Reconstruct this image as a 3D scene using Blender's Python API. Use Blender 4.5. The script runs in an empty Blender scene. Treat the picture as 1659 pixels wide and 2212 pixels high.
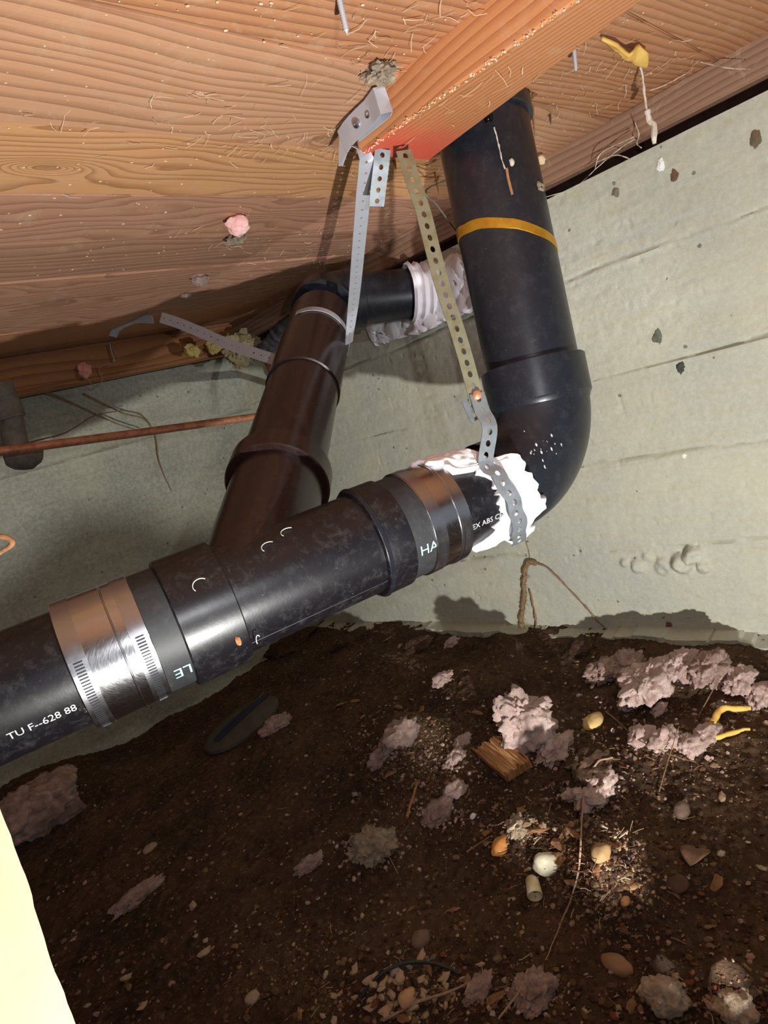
import bpy, bmesh, math, random
import numpy as np
from mathutils import Vector, Matrix

random.seed(7); rng = np.random.default_rng(7)
sc = bpy.context.scene
C = sc.collection

# ------------------------------------------------------------------ camera
OFF = np.array([0.0, 0.0, 0.5])              # camera height above the datum
CX, CY, F = 829.5, 1106.0, 1396.157
R = np.array([[0.6435194, 0.32955319, -0.69085272],
              [-0.70456721, -0.09766777, -0.70288409],
              [-0.29911173, 0.93907173, 0.16934127]])
cam = bpy.data.objects.new('camera', bpy.data.cameras.new('camera'))
C.objects.link(cam)
m = Matrix.Identity(4)
for i in range(3):
    for j in range(3):
        m[i][j] = float(R[i][j])
    m[i][3] = float(OFF[i])
cam.matrix_world = m
cam.data.sensor_fit = 'VERTICAL'; cam.data.sensor_height = 36
cam.data.lens = F / 2212 * 36
cam.data.clip_start = 0.01
sc.camera = cam

# ------------------------------------------------------------------ world, lights, exposure
w = bpy.data.worlds.new('world'); sc.world = w; w.use_nodes = True
w.node_tree.nodes['Background'].inputs[0].default_value = (0.80, 0.86, 1.0, 1)
w.node_tree.nodes['Background'].inputs[1].default_value = 0.27
sc.view_settings.view_transform = 'Standard'
sc.view_settings.look = 'None'
sc.view_settings.exposure = 0.0
sc.view_settings.gamma = 1.0
sc.view_settings.use_curve_mapping = False

def lamp(name, loc, power, size, col, aim, cone=110, blend=1.0):
    d = bpy.data.lights.new(name, 'SPOT'); d.shadow_soft_size = size; d.spot_size = math.radians(cone); d.spot_blend = blend
    d.energy = power; d.color = col
    o = bpy.data.objects.new(name, d); C.objects.link(o)
    o.location = np.array(loc) + OFF
    v = Vector(np.array(aim, float) - np.array(loc, float))
    o.rotation_euler = v.to_track_quat('-Z', 'Y').to_euler()
    return o
# a work light standing low beside the hatch, the phone's own small flash, an unseen fill added at the right to brighten the far corner
lamp('work_light', (0.03, -0.08, -0.385), 34.0, 0.006, (1.0, 0.985, 0.95), (0.72, 0.66, 0.0), 160)
lamp('flash', (0.06, -0.06, 0.03), 4.5, 0.005, (0.97, 0.98, 1.0), (0.6, 0.6, 0.02), 120)
lamp('side_fill', (0.72, -0.16, -0.22), 14.0, 0.012, (0.96, 0.95, 1.0), (0.80, 0.70, 0.20), 36)

# ------------------------------------------------------------------ helpers
def unit(px, py):
    return R @ np.array([(px - CX) / F, -(py - CY) / F, -1.0])
def P(px, py, d):            # point seen at a pixel, at depth d (camera datum)
    return unit(px, py) * d
def PX(px, py, x): v = unit(px, py); return v * x / v[0]
def PY(px, py, y): v = unit(px, py); return v * y / v[1]
def PZ(px, py, z): v = unit(px, py); return v * z / v[2]
def proj(p):
    c = R.T @ np.asarray(p, float)
    return np.array([CX + F * c[0] / -c[2], CY - F * c[1] / -c[2]])
def nrm(v):
    v = np.asarray(v, float); return v / np.linalg.norm(v)

def _hash(ix, iy, iz, s):
    n = (ix.astype(np.uint64) * np.uint64(73856093)) ^ (iy.astype(np.uint64) * np.uint64(19349663)) ^ (iz.astype(np.uint64) * np.uint64(83492791)) ^ np.uint64(s * 2654435761 % (1 << 32))
    n &= np.uint64(0xffffffff)
    n = (n ^ (n >> np.uint64(15))) * np.uint64(2246822519) & np.uint64(0xffffffff)
    n = (n ^ (n >> np.uint64(13))) * np.uint64(3266489917) & np.uint64(0xffffffff)
    n ^= n >> np.uint64(16)
    return n.astype(np.float64) / 4294967295.0 * 2 - 1
def vnoise(p, s=0):
    p = np.asarray(p, float); b = np.floor(p); f = p - b; f = f * f * (3 - 2 * f)
    i = (b.astype(np.int64) + 100000)
    r = 0
    for dx in (0, 1):
        for dy in (0, 1):
            for dz in (0, 1):
                wgt = (f[:, 0] if dx else 1 - f[:, 0]) * (f[:, 1] if dy else 1 - f[:, 1]) * (f[:, 2] if dz else 1 - f[:, 2])
                r = r + wgt * _hash(i[:, 0] + dx, i[:, 1] + dy, i[:, 2] + dz, s)
    return r
def fbm(p, octv=4, s=0, gain=0.5):
    p = np.asarray(p, float); r = 0; a = 1.0
    for k in range(octv):
        r = r + a * vnoise(p * (2.03 ** k) + k * 17.3, s + k); a *= gain
    return r

def tag(o, label=None, cat=None, group=None, kind=None):
    if label: o['label'] = label
    if cat: o['category'] = cat
    if group: o['group'] = group
    if kind: o['kind'] = kind
    return o
ORG = {}
def thing(name, loc, label, cat, group=None):
    o = bpy.data.objects.new(name, None); C.objects.link(o)
    o.empty_display_size = 0.02
    o.location = np.array(loc) + OFF; ORG[o.name] = np.array(loc, float)
    return tag(o, label, cat, group)
def obj(name, V, Fc, mat, parent=None, smooth=True, angle=35, cols=None, origin=None):
    V = np.asarray(V, float)
    if parent is not None: org = ORG[parent.name]
    else: org = np.array(origin, float) if origin is not None else (V.min(0) + V.max(0)) / 2 * np.array([1, 1, 0]) + np.array([0, 0, V[:, 2].min()])
    me = bpy.data.meshes.new(name)
    me.from_pydata((V - org).tolist(), [], Fc if isinstance(Fc, list) else Fc.tolist())
    me.update()
    if smooth:
        me.shade_smooth()
        me.set_sharp_from_angle(angle=math.radians(angle))
    if mat is not None: me.materials.append(mat)
    if cols is not None:
        at = me.color_attributes.new('col', 'FLOAT_COLOR', 'POINT')
        cc = np.ones((len(V), 4), np.float32); cc[:, :3] = cols
        at.data.foreach_set('color', cc.ravel())
    o = bpy.data.objects.new(name, me); C.objects.link(o)
    if parent is not None:
        o.parent = parent; ORG[o.name] = ORG[parent.name]
    else:
        o.location = org + OFF; ORG[o.name] = org
    return o
class MB:
    def __init__(s): s.v = []; s.f = []; s.c = []; s.n = 0
    def add(s, V, Fc, col=None):
        V = np.asarray(V, float); s.v.append(V)
        s.f += [[i + s.n for i in q] for q in Fc]; s.n += len(V)
        if col is not None: s.c.append(np.tile(np.asarray(col, float), (len(V), 1)) if np.ndim(col) == 1 else np.asarray(col))
        return s
    def build(s, name, mat, parent=None, **k):
        return obj(name, np.vstack(s.v), s.f, mat, parent, cols=np.vstack(s.c) if s.c else None, **k)

def frames(path):
    path = np.asarray(path, float); n = len(path)
    T = np.zeros_like(path)
    T[1:-1] = path[2:] - path[:-2]; T[0] = path[1] - path[0]; T[-1] = path[-1] - path[-2]
    T /= np.linalg.norm(T, axis=1)[:, None]
    up = np.array([0, 0, 1.0]) if abs(T[0][2]) < 0.9 else np.array([0, 1.0, 0])
    N = [nrm(up - T[0] * np.dot(up, T[0]))]
    for i in range(1, n):
        v = N[-1] - T[i] * np.dot(N[-1], T[i]); N.append(nrm(v))
    N = np.array(N); B = np.cross(T, N)
    return T, N, B
def sweep(path, rad, seg=40, cap=True, noise=0, closed=False, ns=60):
    path = np.asarray(path, float); T, N, B = frames(path); n = len(path)
    rad = np.broadcast_to(np.asarray(rad, float), (n,))
    a = np.linspace(0, 2 * math.pi, seg, endpoint=False)
    dirs = N[:, None, :] * np.cos(a)[None, :, None] + B[:, None, :] * np.sin(a)[None, :, None]
    V = path[:, None, :] + dirs * rad[:, None, None]
    V = V.reshape(-1, 3)
    if noise:
        V = V + dirs.reshape(-1, 3) * (fbm(V * ns, 3, 3) * noise)[:, None]
    Fc = [[i * seg + j, i * seg + (j + 1) % seg, (i + 1) * seg + (j + 1) % seg, (i + 1) * seg + j] for i in range(n - 1) for j in range(seg)]
    Fc = [q[::-1] for q in Fc]
    if closed:
        Fc += [[(n - 1) * seg + (j + 1) % seg, (n - 1) * seg + j, j, (j + 1) % seg][::1] for j in range(seg)]
    elif cap:
        Fc.append(list(range(seg))); Fc.append([(n - 1) * seg + j for j in range(seg)][::-1])
    return V, Fc
def lathe(A, D, prof, seg=96):
    """prof: (t, r) points along axis A + t*D; rings built exactly there"""
    D = nrm(D); up = np.array([0, 0, 1.0]) if abs(D[2]) < 0.9 else np.array([1.0, 0, 0])
    N = nrm(up - D * np.dot(up, D)); B = np.cross(D, N)
    a = np.linspace(0, 2 * math.pi, seg, endpoint=False)
    V = []
    for t, r in prof:
        V.append(A + D * t + r * (np.cos(a)[:, None] * N + np.sin(a)[:, None] * B))
    V = np.vstack(V); n = len(prof)
    Fc = [[i * seg + j, (i + 1) * seg + j, (i + 1) * seg + (j + 1) % seg, i * seg + (j + 1) % seg] for i in range(n - 1) for j in range(seg)]
    return V, Fc
def ring(A, D, t0, t1, r0, r1, b=0.0008, seg=96):
    """closed sleeve between t0..t1, inner r0, outer r1, bevelled"""
    pr = [(t0, r0), (t0, r1 - b), (t0 + b, r1), (t1 - b, r1), (t1, r1 - b), (t1, r0), (t0, r0)]
    return lathe(A, D, pr, seg)
def box(lo, hi, b=0.0, rot=None, ctr=None):
    bm = bmesh.new(); bmesh.ops.create_cube(bm, size=1)
    lo = np.array(lo, float); hi = np.array(hi, float)
    for v in bm.verts: v.co = Vector(((v.co.x + .5) * (hi[0] - lo[0]) + lo[0], (v.co.y + .5) * (hi[1] - lo[1]) + lo[1], (v.co.z + .5) * (hi[2] - lo[2]) + lo[2]))
    if b: bmesh.ops.bevel(bm, geom=bm.edges[:], offset=b, segments=2, affect='EDGES')
    V = np.array([v.co[:] for v in bm.verts]); bm.verts.index_update(); Fc = [[v.index for v in f.verts] for f in bm.faces]; bm.free()
    return V, Fc
def spline(pts, n=60):
    p = np.asarray(pts, float); k = len(p)
    p = np.vstack([2 * p[0] - p[1], p, 2 * p[-1] - p[-2]]); out = []
    for i in range(k - 1):
        a, b, c, d = p[i:i + 4]; m_ = max(2, n // (k - 1))
        for t in np.linspace(0, 1, m_, endpoint=False):
            out.append(0.5 * ((2 * b) + (-a + c) * t + (2 * a - 5 * b + 4 * c - d) * t * t + (-a + 3 * b - 3 * c + d) * t ** 3))
    out.append(p[-2]); return np.array(out)
def lump(c, r, sub=4, amp=0.3, ns=1.6, seed=0, squash=(1, 1, 1), gain=0.5, rotz=0.0, octv=4, ridge=False):
    bm = bmesh.new(); bmesh.ops.create_icosphere(bm, subdivisions=sub, radius=1)
    V = np.array([v.co[:] for v in bm.verts]); bm.verts.index_update(); Fc = [[v.index for v in f.verts] for f in bm.faces]; bm.free()
    d = fbm(V * ns + seed * 7.7, octv, seed, gain)
    if ridge:
        d = d * .95
        Vw = V + .35 * np.stack([vnoise(V * 2.1 + seed, 1), vnoise(V * 2.1 + seed, 2), vnoise(V * 2.1 + seed, 3)], 1)
        for fq, am in ((2.3, .30), (5.3, .20), (12.0, .11), (26.0, .07)):
            d = d + am * (2.4 * np.abs(vnoise(Vw * fq + seed * 3.1, seed + 50)) - .8)
    V = V * (1 + amp * d)[:, None] * np.array(squash) * r
    cz, sz = math.cos(rotz), math.sin(rotz)
    V = V @ np.array([[cz, sz, 0], [-sz, cz, 0], [0, 0, 1]])
    return V + np.asarray(c), Fc

# ------------------------------------------------------------------ materials
def S(r, g, b):            # sRGB 0-255 to linear
    f = lambda c: (c / 255 / 12.92) if c <= 10 else ((c / 255 + 0.055) / 1.055) ** 2.4
    return (f(r), f(g), f(b), 1)
class MT:
    def __init__(s, name, rough=0.6, metal=0.0, col=(.5, .5, .5, 1), spec=0.5):
        s.m = bpy.data.materials.new(name); s.m.use_nodes = True; s.t = s.m.node_tree
        s.b = s.t.nodes['Principled BSDF']
        s.b.inputs['Roughness'].default_value = rough; s.b.inputs['Metallic'].default_value = metal
        s.b.inputs['Base Color'].default_value = col; s.b.inputs['Specular IOR Level'].default_value = spec
    def n(s, t, **k):
        nd = s.t.nodes.new(t)
        for a, v in k.items():
            if a.startswith('i_'):
                key = a[2:]; key = int(key) if key.isdigit() else key.replace('_', ' ')
                s.put(nd.inputs[key], v)
            else: setattr(nd, a, v)
        return nd
    def put(s, sock, v):
        if isinstance(v, bpy.types.NodeSocket): s.t.links.new(v, sock)
        else: sock.default_value = v
    def math(s, op, a, b=0.0, c=0.0):
        nd = s.t.nodes.new('ShaderNodeMath'); nd.operation = op
        s.put(nd.inputs[0], a); s.put(nd.inputs[1], b); s.put(nd.inputs[2], c); return nd.outputs[0]
    def coord(s, which='Object'): return s.n('ShaderNodeTexCoord').outputs[which]
    def mapp(s, v, scale=(1, 1, 1), loc=(0, 0, 0), rot=(0, 0, 0)):
        nd = s.n('ShaderNodeMapping'); s.put(nd.inputs[0], v)
        nd.inputs['Scale'].default_value = scale; nd.inputs['Location'].default_value = loc; nd.inputs['Rotation'].default_value = rot
        return nd.outputs[0]
    def noise(s, v, scale, det=4, rough=0.5, dist=0.0):
        nd = s.n('ShaderNodeTexNoise'); s.put(nd.inputs['Vector'], v)
        nd.inputs['Scale'].default_value = scale; nd.inputs['Detail'].default_value = det
        nd.inputs['Roughness'].default_value = rough; nd.inputs['Distortion'].default_value = dist
        return nd.outputs['Fac']
    def ramp(s, f, stops, interp='LINEAR'):
        nd = s.n('ShaderNodeValToRGB'); s.put(nd.inputs[0], f); cr = nd.color_ramp; cr.interpolation = interp
        cr.elements[0].position = stops[0][0]; cr.elements[0].color = stops[0][1]
        cr.elements[1].position = stops[-1][0]; cr.elements[1].color = stops[-1][1]
        for p_, c_ in stops[1:-1]:
            e = cr.elements.new(p_); e.color = c_
        return nd.outputs[0]
    def mix(s, f, a, b, mode='MIX'):
        nd = s.n('ShaderNodeMix', data_type='RGBA', blend_type=mode)
        s.put(nd.inputs[0], f); s.put(nd.inputs[6], a); s.put(nd.inputs[7], b); return nd.outputs[2]
    def bump(s, h, strength=0.4, dist=0.001):
        nd = s.n('ShaderNodeBump'); s.put(nd.inputs['Height'], h)
        nd.inputs['Strength'].default_value = strength; nd.inputs['Distance'].default_value = dist
        s.t.links.new(nd.outputs[0], s.b.inputs['Normal']); return nd
    def base(s, c): s.put(s.b.inputs['Base Color'], c)
    def rough(s, c): s.put(s.b.inputs['Roughness'], c)
def G(v): return (v, v, v, 1)

def wood_mat(name, light, dark, freq=90, warp=2.0, knots=(), shear=0.0, wscale=(3, 14, 14), thr=(0.35, 0.9), dust=0.35, seed=0.0, stain=None, ax='x', red=None, warpd=2):
    M = MT(name, 0.62, spec=0.35)
    co = M.mapp(M.coord(), loc=(seed, seed * .37, 0)) if seed else M.coord()
    raw = M.coord()
    sp = M.n('ShaderNodeSeparateXYZ'); M.put(sp.inputs[0], raw)
    L, A, Z = sp.outputs[0], sp.outputs[1], sp.outputs[2]
    if ax == 'y': L, A = A, L
    g = M.math('MULTIPLY', M.math('ADD', M.math('ADD', A, M.math('MULTIPLY', L, shear)), M.math('MULTIPLY', Z, 0.8)), freq)
    ws = wscale if ax == 'x' else (wscale[1], wscale[0], wscale[2])
    wn = M.noise(M.mapp(co, ws), 1.0, warpd, 0.45)
    g = M.math('ADD', g, M.math('MULTIPLY', wn, warp))
    for kx, ky, amp, sx, sy in knots:
        dx = M.math('DIVIDE', M.math('SUBTRACT', L, kx), sx); dy = M.math('DIVIDE', M.math('SUBTRACT', A, ky), sy)
        q = M.math('ADD', M.math('MULTIPLY', dx, dx), M.math('MULTIPLY', dy, dy))
        g = M.math('ADD', g, M.math('DIVIDE', amp, M.math('ADD', 1.0, q)))
    fr = M.math('FRACT', g)
    band = M.ramp(fr, [(0.0, G(0)), (thr[0], G(.12)), (thr[1] - .08, G(.75)), (thr[1], G(1)), (min(.995, thr[1] + .07), G(0.05))])
    fib = M.noise(M.mapp(co, (18, 420, 420) if ax == 'x' else (420, 18, 420)), 1.0, 4, 0.6)
    big = M.noise(M.mapp(co, (4, 9, 9) if ax == 'x' else (9, 4, 9)), 1.0, 3, 0.5)
    c = M.mix(M.math('MULTIPLY', band, M.math('ADD', 0.5, M.math('MULTIPLY', big, .45))), light, dark)
    c = M.mix(M.math('MULTIPLY', fib, 0.35), c, dark)
    c = M.mix(M.ramp(big, [(.5, G(0)), (.8, G(.22))]), c, stain or dark)
    for kx, ky, amp, sx, sy in knots:
        if abs(amp) > 4:
            dx = M.math('DIVIDE', M.math('SUBTRACT', L, kx), sx * .42); dy = M.math('DIVIDE', M.math('SUBTRACT', A, ky), sy * .42)
            q = M.math('ADD', M.math('MULTIPLY', dx, dx), M.math('MULTIPLY', dy, dy))
            c = M.mix(M.ramp(q, [(.5, G(.5)), (.9, G(.65)), (1.3, G(0))]), c, S(140, 98, 62))
    # pale dust and web flecks
    dn = M.noise(M.mapp(co, (1, 1, 1)), 24, 8, 0.8, 1.2)
    dm = M.math('MULTIPLY', M.ramp(dn, [(.54, G(0)), (.72, G(1))]), dust)
    c = M.mix(dm, c, S(205, 180, 152))
    if red:
        y0, y1 = red
        rn = M.noise(co, 60, 3)
        f = M.math('ADD', L, M.math('MULTIPLY', M.math('SUBTRACT', rn, .5), .03))
        rm = M.n('ShaderNodeMapRange'); rm.interpolation_type = 'SMOOTHSTEP'
        M.put(rm.inputs[0], f); rm.inputs[1].default_value = y0; rm.inputs[2].default_value = y1
        rm.inputs[3].default_value = 0; rm.inputs[4].default_value = .82
        c = M.mix(M.math('MULTIPLY', rm.outputs[0], M.math('LESS_THAN', Z, .2075)), c, S(222, 84, 66))
    M.base(c)
    M.rough(M.math('ADD', .5, M.math('MULTIPLY', fib, .3)))
    M.bump(M.math('ADD', M.math('MULTIPLY', band, -.8), M.math('MULTIPLY', fib, .5)), .45, .0008)
    return M.m

def concrete_mat(name, a, b, tint, streak=(2, 3, 30)):
    M = MT(name, 0.85, spec=0.25); co = M.coord()
    n1 = M.noise(co, 6, 6, .6); n2 = M.noise(M.mapp(co, streak), 3.0, 5, .65); n3 = M.noise(co, 160, 5, .7)
    c = M.mix(M.ramp(n1, [(.35, G(0)), (.65, G(1))]), a, b)
    c = M.mix(M.math('MULTIPLY', M.ramp(n2, [(.5, G(0)), (.72, G(1))]), .45), c, tint)
    c = M.mix(M.math('MULTIPLY', M.ramp(n3, [(.4, G(0)), (.75, G(1))]), .35), c, S(228, 226, 212))
    vo = M.n('ShaderNodeTexVoronoi', feature='F1'); M.put(vo.inputs['Vector'], co); vo.inputs['Scale'].default_value = 38
    pn = M.noise(co, 9, 3)
    spot = M.math('MULTIPLY', M.math('LESS_THAN', M.math('ADD', vo.outputs['Distance'], M.math('MULTIPLY', M.noise(co, 230, 3), .14)), .165), M.math('GREATER_THAN', pn, .53))
    c = M.mix(M.math('MULTIPLY', spot, .65), c, S(70, 66, 55))
    pn2 = M.noise(co, 48, 5, .75, .6)
    c = M.mix(M.math('MULTIPLY', M.ramp(pn2, [(.66, G(0)), (.74, G(1))]), .5), c, S(96, 84, 66))
    M.base(c)
    M.bump(M.math('ADD', M.math('MULTIPLY', n3, .8), M.math('SUBTRACT', M.math('MULTIPLY', n2, .8), spot)), .55, .0016)
    return M.m

def plastic_mat(name, a, b, rough=0.33, dust=.5, seed=0.0, spec=.5, st=(40, 40, 8)):
    M = MT(name, rough, spec=spec); co = M.mapp(M.coord(), loc=(seed, seed, seed))
    n1 = M.noise(co, 14, 5, .65, .8); n2 = M.noise(co, 240, 4, .7); n3 = M.noise(M.mapp(co, (1, 1, 1)), 75, 6, .8, 2.5)
    c = M.mix(n1, a, b)
    d = M.math('MULTIPLY', M.ramp(M.noise(co, 85, 8, .8, .3), [(.50, G(0)), (.85, G(.40))]), dust)
    c = M.mix(d, c, S(120, 118, 116))
    sp = M.math('MULTIPLY', M.ramp(n3, [(.66, G(0)), (.72, G(1))]), dust)
    c = M.mix(sp, c, S(178, 168, 155))
    sc2 = M.math('MULTIPLY', M.ramp(M.noise(M.mapp(co, st), 2.2, 5, .75), [(.66, G(0)), (.76, G(.5))]), .6 * dust)
    c = M.mix(sc2, c, S(190, 185, 178))
    M.base(c)
    M.rough(M.math('ADD', rough, M.math('MULTIPLY', M.math('ADD', M.math('MULTIPLY', n1, .10), sp), .6)))
    M.bump(M.math('ADD', n2, M.math('MULTIPLY', n1, 3)), .10, .0005)
    return M.m
def metal_mat(name, col, rough=.3, scale=(1, 1, 1), bump=.15, metal=1.0, dirt=None, dirtf=.4):
    M = MT(name, rough, metal, col); co = M.coord()
    n1 = M.noise(M.mapp(co, scale), 60, 5, .6); n2 = M.noise(co, 90, 4, .6)
    M.rough(M.math('ADD', rough, M.math('MULTIPLY', M.math('SUBTRACT', n1, .5), .3)))
    c = M.mix(n1, col, tuple(x * .75 for x in col[:3]) + (1,))
    if dirt: c = M.mix(M.math('MULTIPLY', M.ramp(n2, [(.45, G(0)), (.65, G(1))]), dirtf), c, dirt)
    M.base(c); M.bump(n2, bump, .0004)
    return M.m
def fluff_mat(name, a, b, c3, scale=45):
    M = MT(name, .95, spec=.1); co = M.coord()
    n1 = M.noise(co, scale, 5, .7, .4); n2 = M.noise(co, 18, 3)
    n3 = M.noise(M.mapp(co, (1, 1, 1)), 260, 4, .7, 3.0)
    c = M.mix(M.ramp(n1, [(.32, G(0)), (.6, G(1))]), a, b)
    c = M.mix(M.ramp(n2, [(.5, G(0)), (.66, G(.85))]), c, c3)
    c = M.mix(M.ramp(n3, [(.5, G(0)), (.75, G(.5))]), c, a)
    M.base(c); M.bump(M.math('ADD', n1, n3), .9, .003)
    M.b.inputs['Sheen Weight'].default_value = .3
    return M.m
def attr_mat(name, rough=.85):
    M = MT(name, rough, spec=.2); at = M.n('ShaderNodeVertexColor', layer_name='col')
    n = M.noise(M.coord(), 500, 3)
    M.base(M.mix(M.math('MULTIPLY', n, .6), at.outputs[0], (.03, .02, .015, 1)))
    M.bump(n, .5, .001)
    return M.m
def plain(name, c1, c2, rough=.7, scale=80, bump=.3, spec=.3, thr=None):
    M = MT(name, rough, spec=spec); n = M.noise(M.coord(), scale, 5, .6)
    M.base(M.mix(M.ramp(n, thr and [(thr[0], G(0)), (thr[1], G(1))] or [(.3, G(0)), (.7, G(1))]), c1, c2)); M.bump(n, bump, .001)
    return M.m

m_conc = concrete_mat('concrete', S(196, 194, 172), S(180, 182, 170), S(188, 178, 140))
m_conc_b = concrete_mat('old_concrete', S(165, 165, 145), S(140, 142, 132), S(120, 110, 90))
m_black = plastic_mat('black_abs', S(26, 28, 34), S(36, 39, 48), .30, .45, st=(60, 60, 3))
m_main = plastic_mat('scuffed_black_abs', S(14, 13, 18), S(26, 23, 28), .30, .8, 3.1, st=(6, 60, 60))
m_brown = plastic_mat('dusty_black_abs', S(34, 20, 20), S(44, 27, 26), .24, .3, 5.2)
m_rubber = plastic_mat('coupling_rubber', S(34, 34, 36), S(56, 58, 60), .5, .6, 1.2)
m_steel = metal_mat('brushed_steel', S(205, 203, 205), .22, (3, 60, 3), .05)
m_band = metal_mat('clamp_band_steel', S(190, 190, 196), .3, (1, 1, 1), .02)
m_zinc = metal_mat('galvanized_strap', S(176, 184, 190), .5, (1, 1, 1), .2, .75, S(120, 128, 130), .4)
m_strapy = metal_mat('dulled_strap', S(170, 168, 140), .55, (1, 1, 1), .2, .6, S(140, 130, 90), .6)
m_strapp = metal_mat('dusty_strap', S(206, 208, 218), .5, (1, 1, 1), .1, .3)
m_copper = metal_mat('copper', S(214, 146, 112), .45, (1, 1, 1), .1, .35, S(120, 80, 55), .6)
m_iron = plain('grey_iron', S(96, 92, 86), S(130, 126, 116), .7, 60, .6)
m_tape = metal_mat('gold_tape', S(215, 160, 50), .38, (60, 3, 3), .5, .55, S(170, 115, 20), .5)
m_white = plain('white_compound', S(250, 244, 250), S(254, 252, 254), .7, 60, .7)
m_pink = fluff_mat('pink_insulation', S(206, 168, 156), S(236, 208, 196), S(196, 164, 140))
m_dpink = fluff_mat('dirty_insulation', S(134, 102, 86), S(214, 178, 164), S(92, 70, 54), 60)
m_dust = fluff_mat('grey_dust_clump', S(132, 110, 84), S(206, 182, 148), S(92, 76, 58), 90)
m_web = plain('cobweb', S(190, 175, 155), S(235, 225, 212), .9, 100, 0)
m_root = plain('root_bark', S(104, 80, 56), S(150, 122, 90), .9, 300, .6)
m_splint = plain('splintered_wood', S(150, 105, 70), S(190, 140, 98), .8, 200, .5)
m_foam = plain('yellow_foam', S(226, 176, 84), S(240, 200, 110), .7, 60, .5)
m_stone = plain('stone', S(120, 105, 90), S(165, 150, 130), .8, 90, .5)
m_attr = attr_mat('debris')
m_print = MT('white_print', .6, col=S(205, 205, 200)).m
m_printc = MT('pale_blue_print', .6, col=S(170, 215, 225)).m
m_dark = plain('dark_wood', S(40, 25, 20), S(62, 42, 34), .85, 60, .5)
M = MT('soil', .95, spec=.12); co = M.coord()
n1 = M.noise(co, 10, 5, .6); n2 = M.noise(co, 120, 6, .75); n3 = M.noise(co, 42, 4, .7)
c = M.mix(M.ramp(n1, [(.38, G(0)), (.64, G(1))]), S(70, 54, 43), S(98, 76, 58))
c = M.mix(M.ramp(n2, [(.5, G(0)), (.72, G(.55))]), c, S(150, 118, 90))
c = M.mix(M.ramp(n3, [(.56, G(0)), (.66, G(.6))]), c, S(50, 38, 32))
M.base(c); M.bump(n2, .9, .004); m_soil = M.m

OR1, OR2 = S(206, 146, 98), S(148, 86, 50)
w_k0 = wood_mat('fir_plank_tight', S(206, 148, 106), S(130, 82, 54), 120, 3.0, shear=.10, seed=1.3, thr=(.3, .8), dust=.5)
w_k1 = wood_mat('fir_plank_wide', S(210, 160, 124), S(140, 96, 68), 85, 5.5, [(.505, .425, 5.5, .07, .022)], shear=-.03, seed=2.1, thr=(.45, .9))
w_k2 = wood_mat('fir_plank_knotty', S(222, 168, 118), S(150, 98, 62), 75, 8.0, [(.262, .503, 7.5, .028, .010)], seed=4.4, wscale=(5, 18, 14), thr=(.5, .92))
w_k3 = wood_mat('fir_plank_red', S(196, 148, 120), S(138, 92, 70), 70, 9.0, seed=6.2, wscale=(5, 16, 14), thr=(.4, .88), dust=.5)
w_k4 = wood_mat('fir_plank_dull', S(186, 142, 114), S(124, 84, 64), 80, 6.0, seed=8.9, dust=.4)
w_joist = wood_mat('joist_wood', S(206, 142, 94), S(154, 90, 52), 150, 2.4, shear=.05, seed=3.3, ax='y', thr=(.35, .85), dust=.35, red=(.305, .370), wscale=(3, 10, 10))
m_plate = wood_mat('plate_wood', S(168, 132, 108), S(112, 80, 62), 140, 3, seed=11.7, dust=.6, ax='y')
w_rim = wood_mat('rim_wood', S(176, 122, 78), S(110, 70, 44), 90, 4, seed=7.7, dust=.2)
w_post = plain('post_wood', S(240, 222, 190), S(232, 208, 168), .8, 12, .15)
w_chunk = wood_mat('block_wood', S(196, 152, 108), S(110, 70, 40), 260, 2, seed=9.1, dust=.1)

# ------------------------------------------------------------------ setting: walls
XW, YB, ZT, ZF, ZC = 0.90, 1.23, 0.186, -0.475, 0.24
def grid_wall(name, us, vs, fn, mat, flip=False):
    U, Vv = np.meshgrid(us, vs, indexing='ij'); nu, nv = len(us), len(vs)
    pts = fn(U.ravel(), Vv.ravel())
    i = np.arange(nu - 1)[:, None] * nv + np.arange(nv - 1)[None, :]
    q = np.stack([i, i + nv, i + nv + 1, i + 1], -1).reshape(-1, 4)
    if flip: q = q[:, ::-1]
    return pts, q
form_z = [PX(1210, 617, XW)[2], PX(1270, 830, XW)[2], PX(1240, 1020, XW)[2], PX(1180, 1197, XW)[2]]
ledge_z = PX(1100, 1352, XW)[2]
def wall_disp(u, z, seed=0):
    p = np.stack([u, z, np.zeros_like(u) + seed], 1)
    d = fbm(p * 3, 3, seed + 1) * .0025 + fbm(p * np.array([8, 40, 1]), 4, seed + 5) * .0013 + fbm(p * 90, 3, seed + 9) * .0004
    k = np.searchsorted(np.sort(form_z), z)
    d = d + np.array([.0, .0012, -.0004, .0009, .0003])[k]         # each form board stood a little in or out
    for i, fz_ in enumerate(form_z):
        wob = fz_ + fbm(np.stack([u * 5, u * 0, u * 0 + i], 1), 4, 31 + i, .6) * .005
        d += .0022 * np.exp(-((z - wob) / .0018) ** 2) * np.clip(.5 + 1.3 * fbm(p * 12, 3, 60 + i), 0, 2)
        d -= .0052 * np.exp(-((z - wob - .004) / .0016) ** 2) * np.clip(.75 + fbm(p * 15, 3, 70 + i), 0, 2)
    pit = vnoise(p * 120, seed + 77)
    d -= np.clip(pit - .78, 0, 1) * .010
    lw = ledge_z + fbm(np.stack([u * 9, u * 0, u * 0], 1), 3, 40) * .006
    d += np.where(z < lw, .030 + fbm(p * 30, 3, 50) * .006, 0)
    return d
ys = np.concatenate([np.linspace(-.9, .05, 60, endpoint=False), np.linspace(.05, 1.24, 480)])
zs = np.linspace(-.60, ZT, 290)
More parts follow.
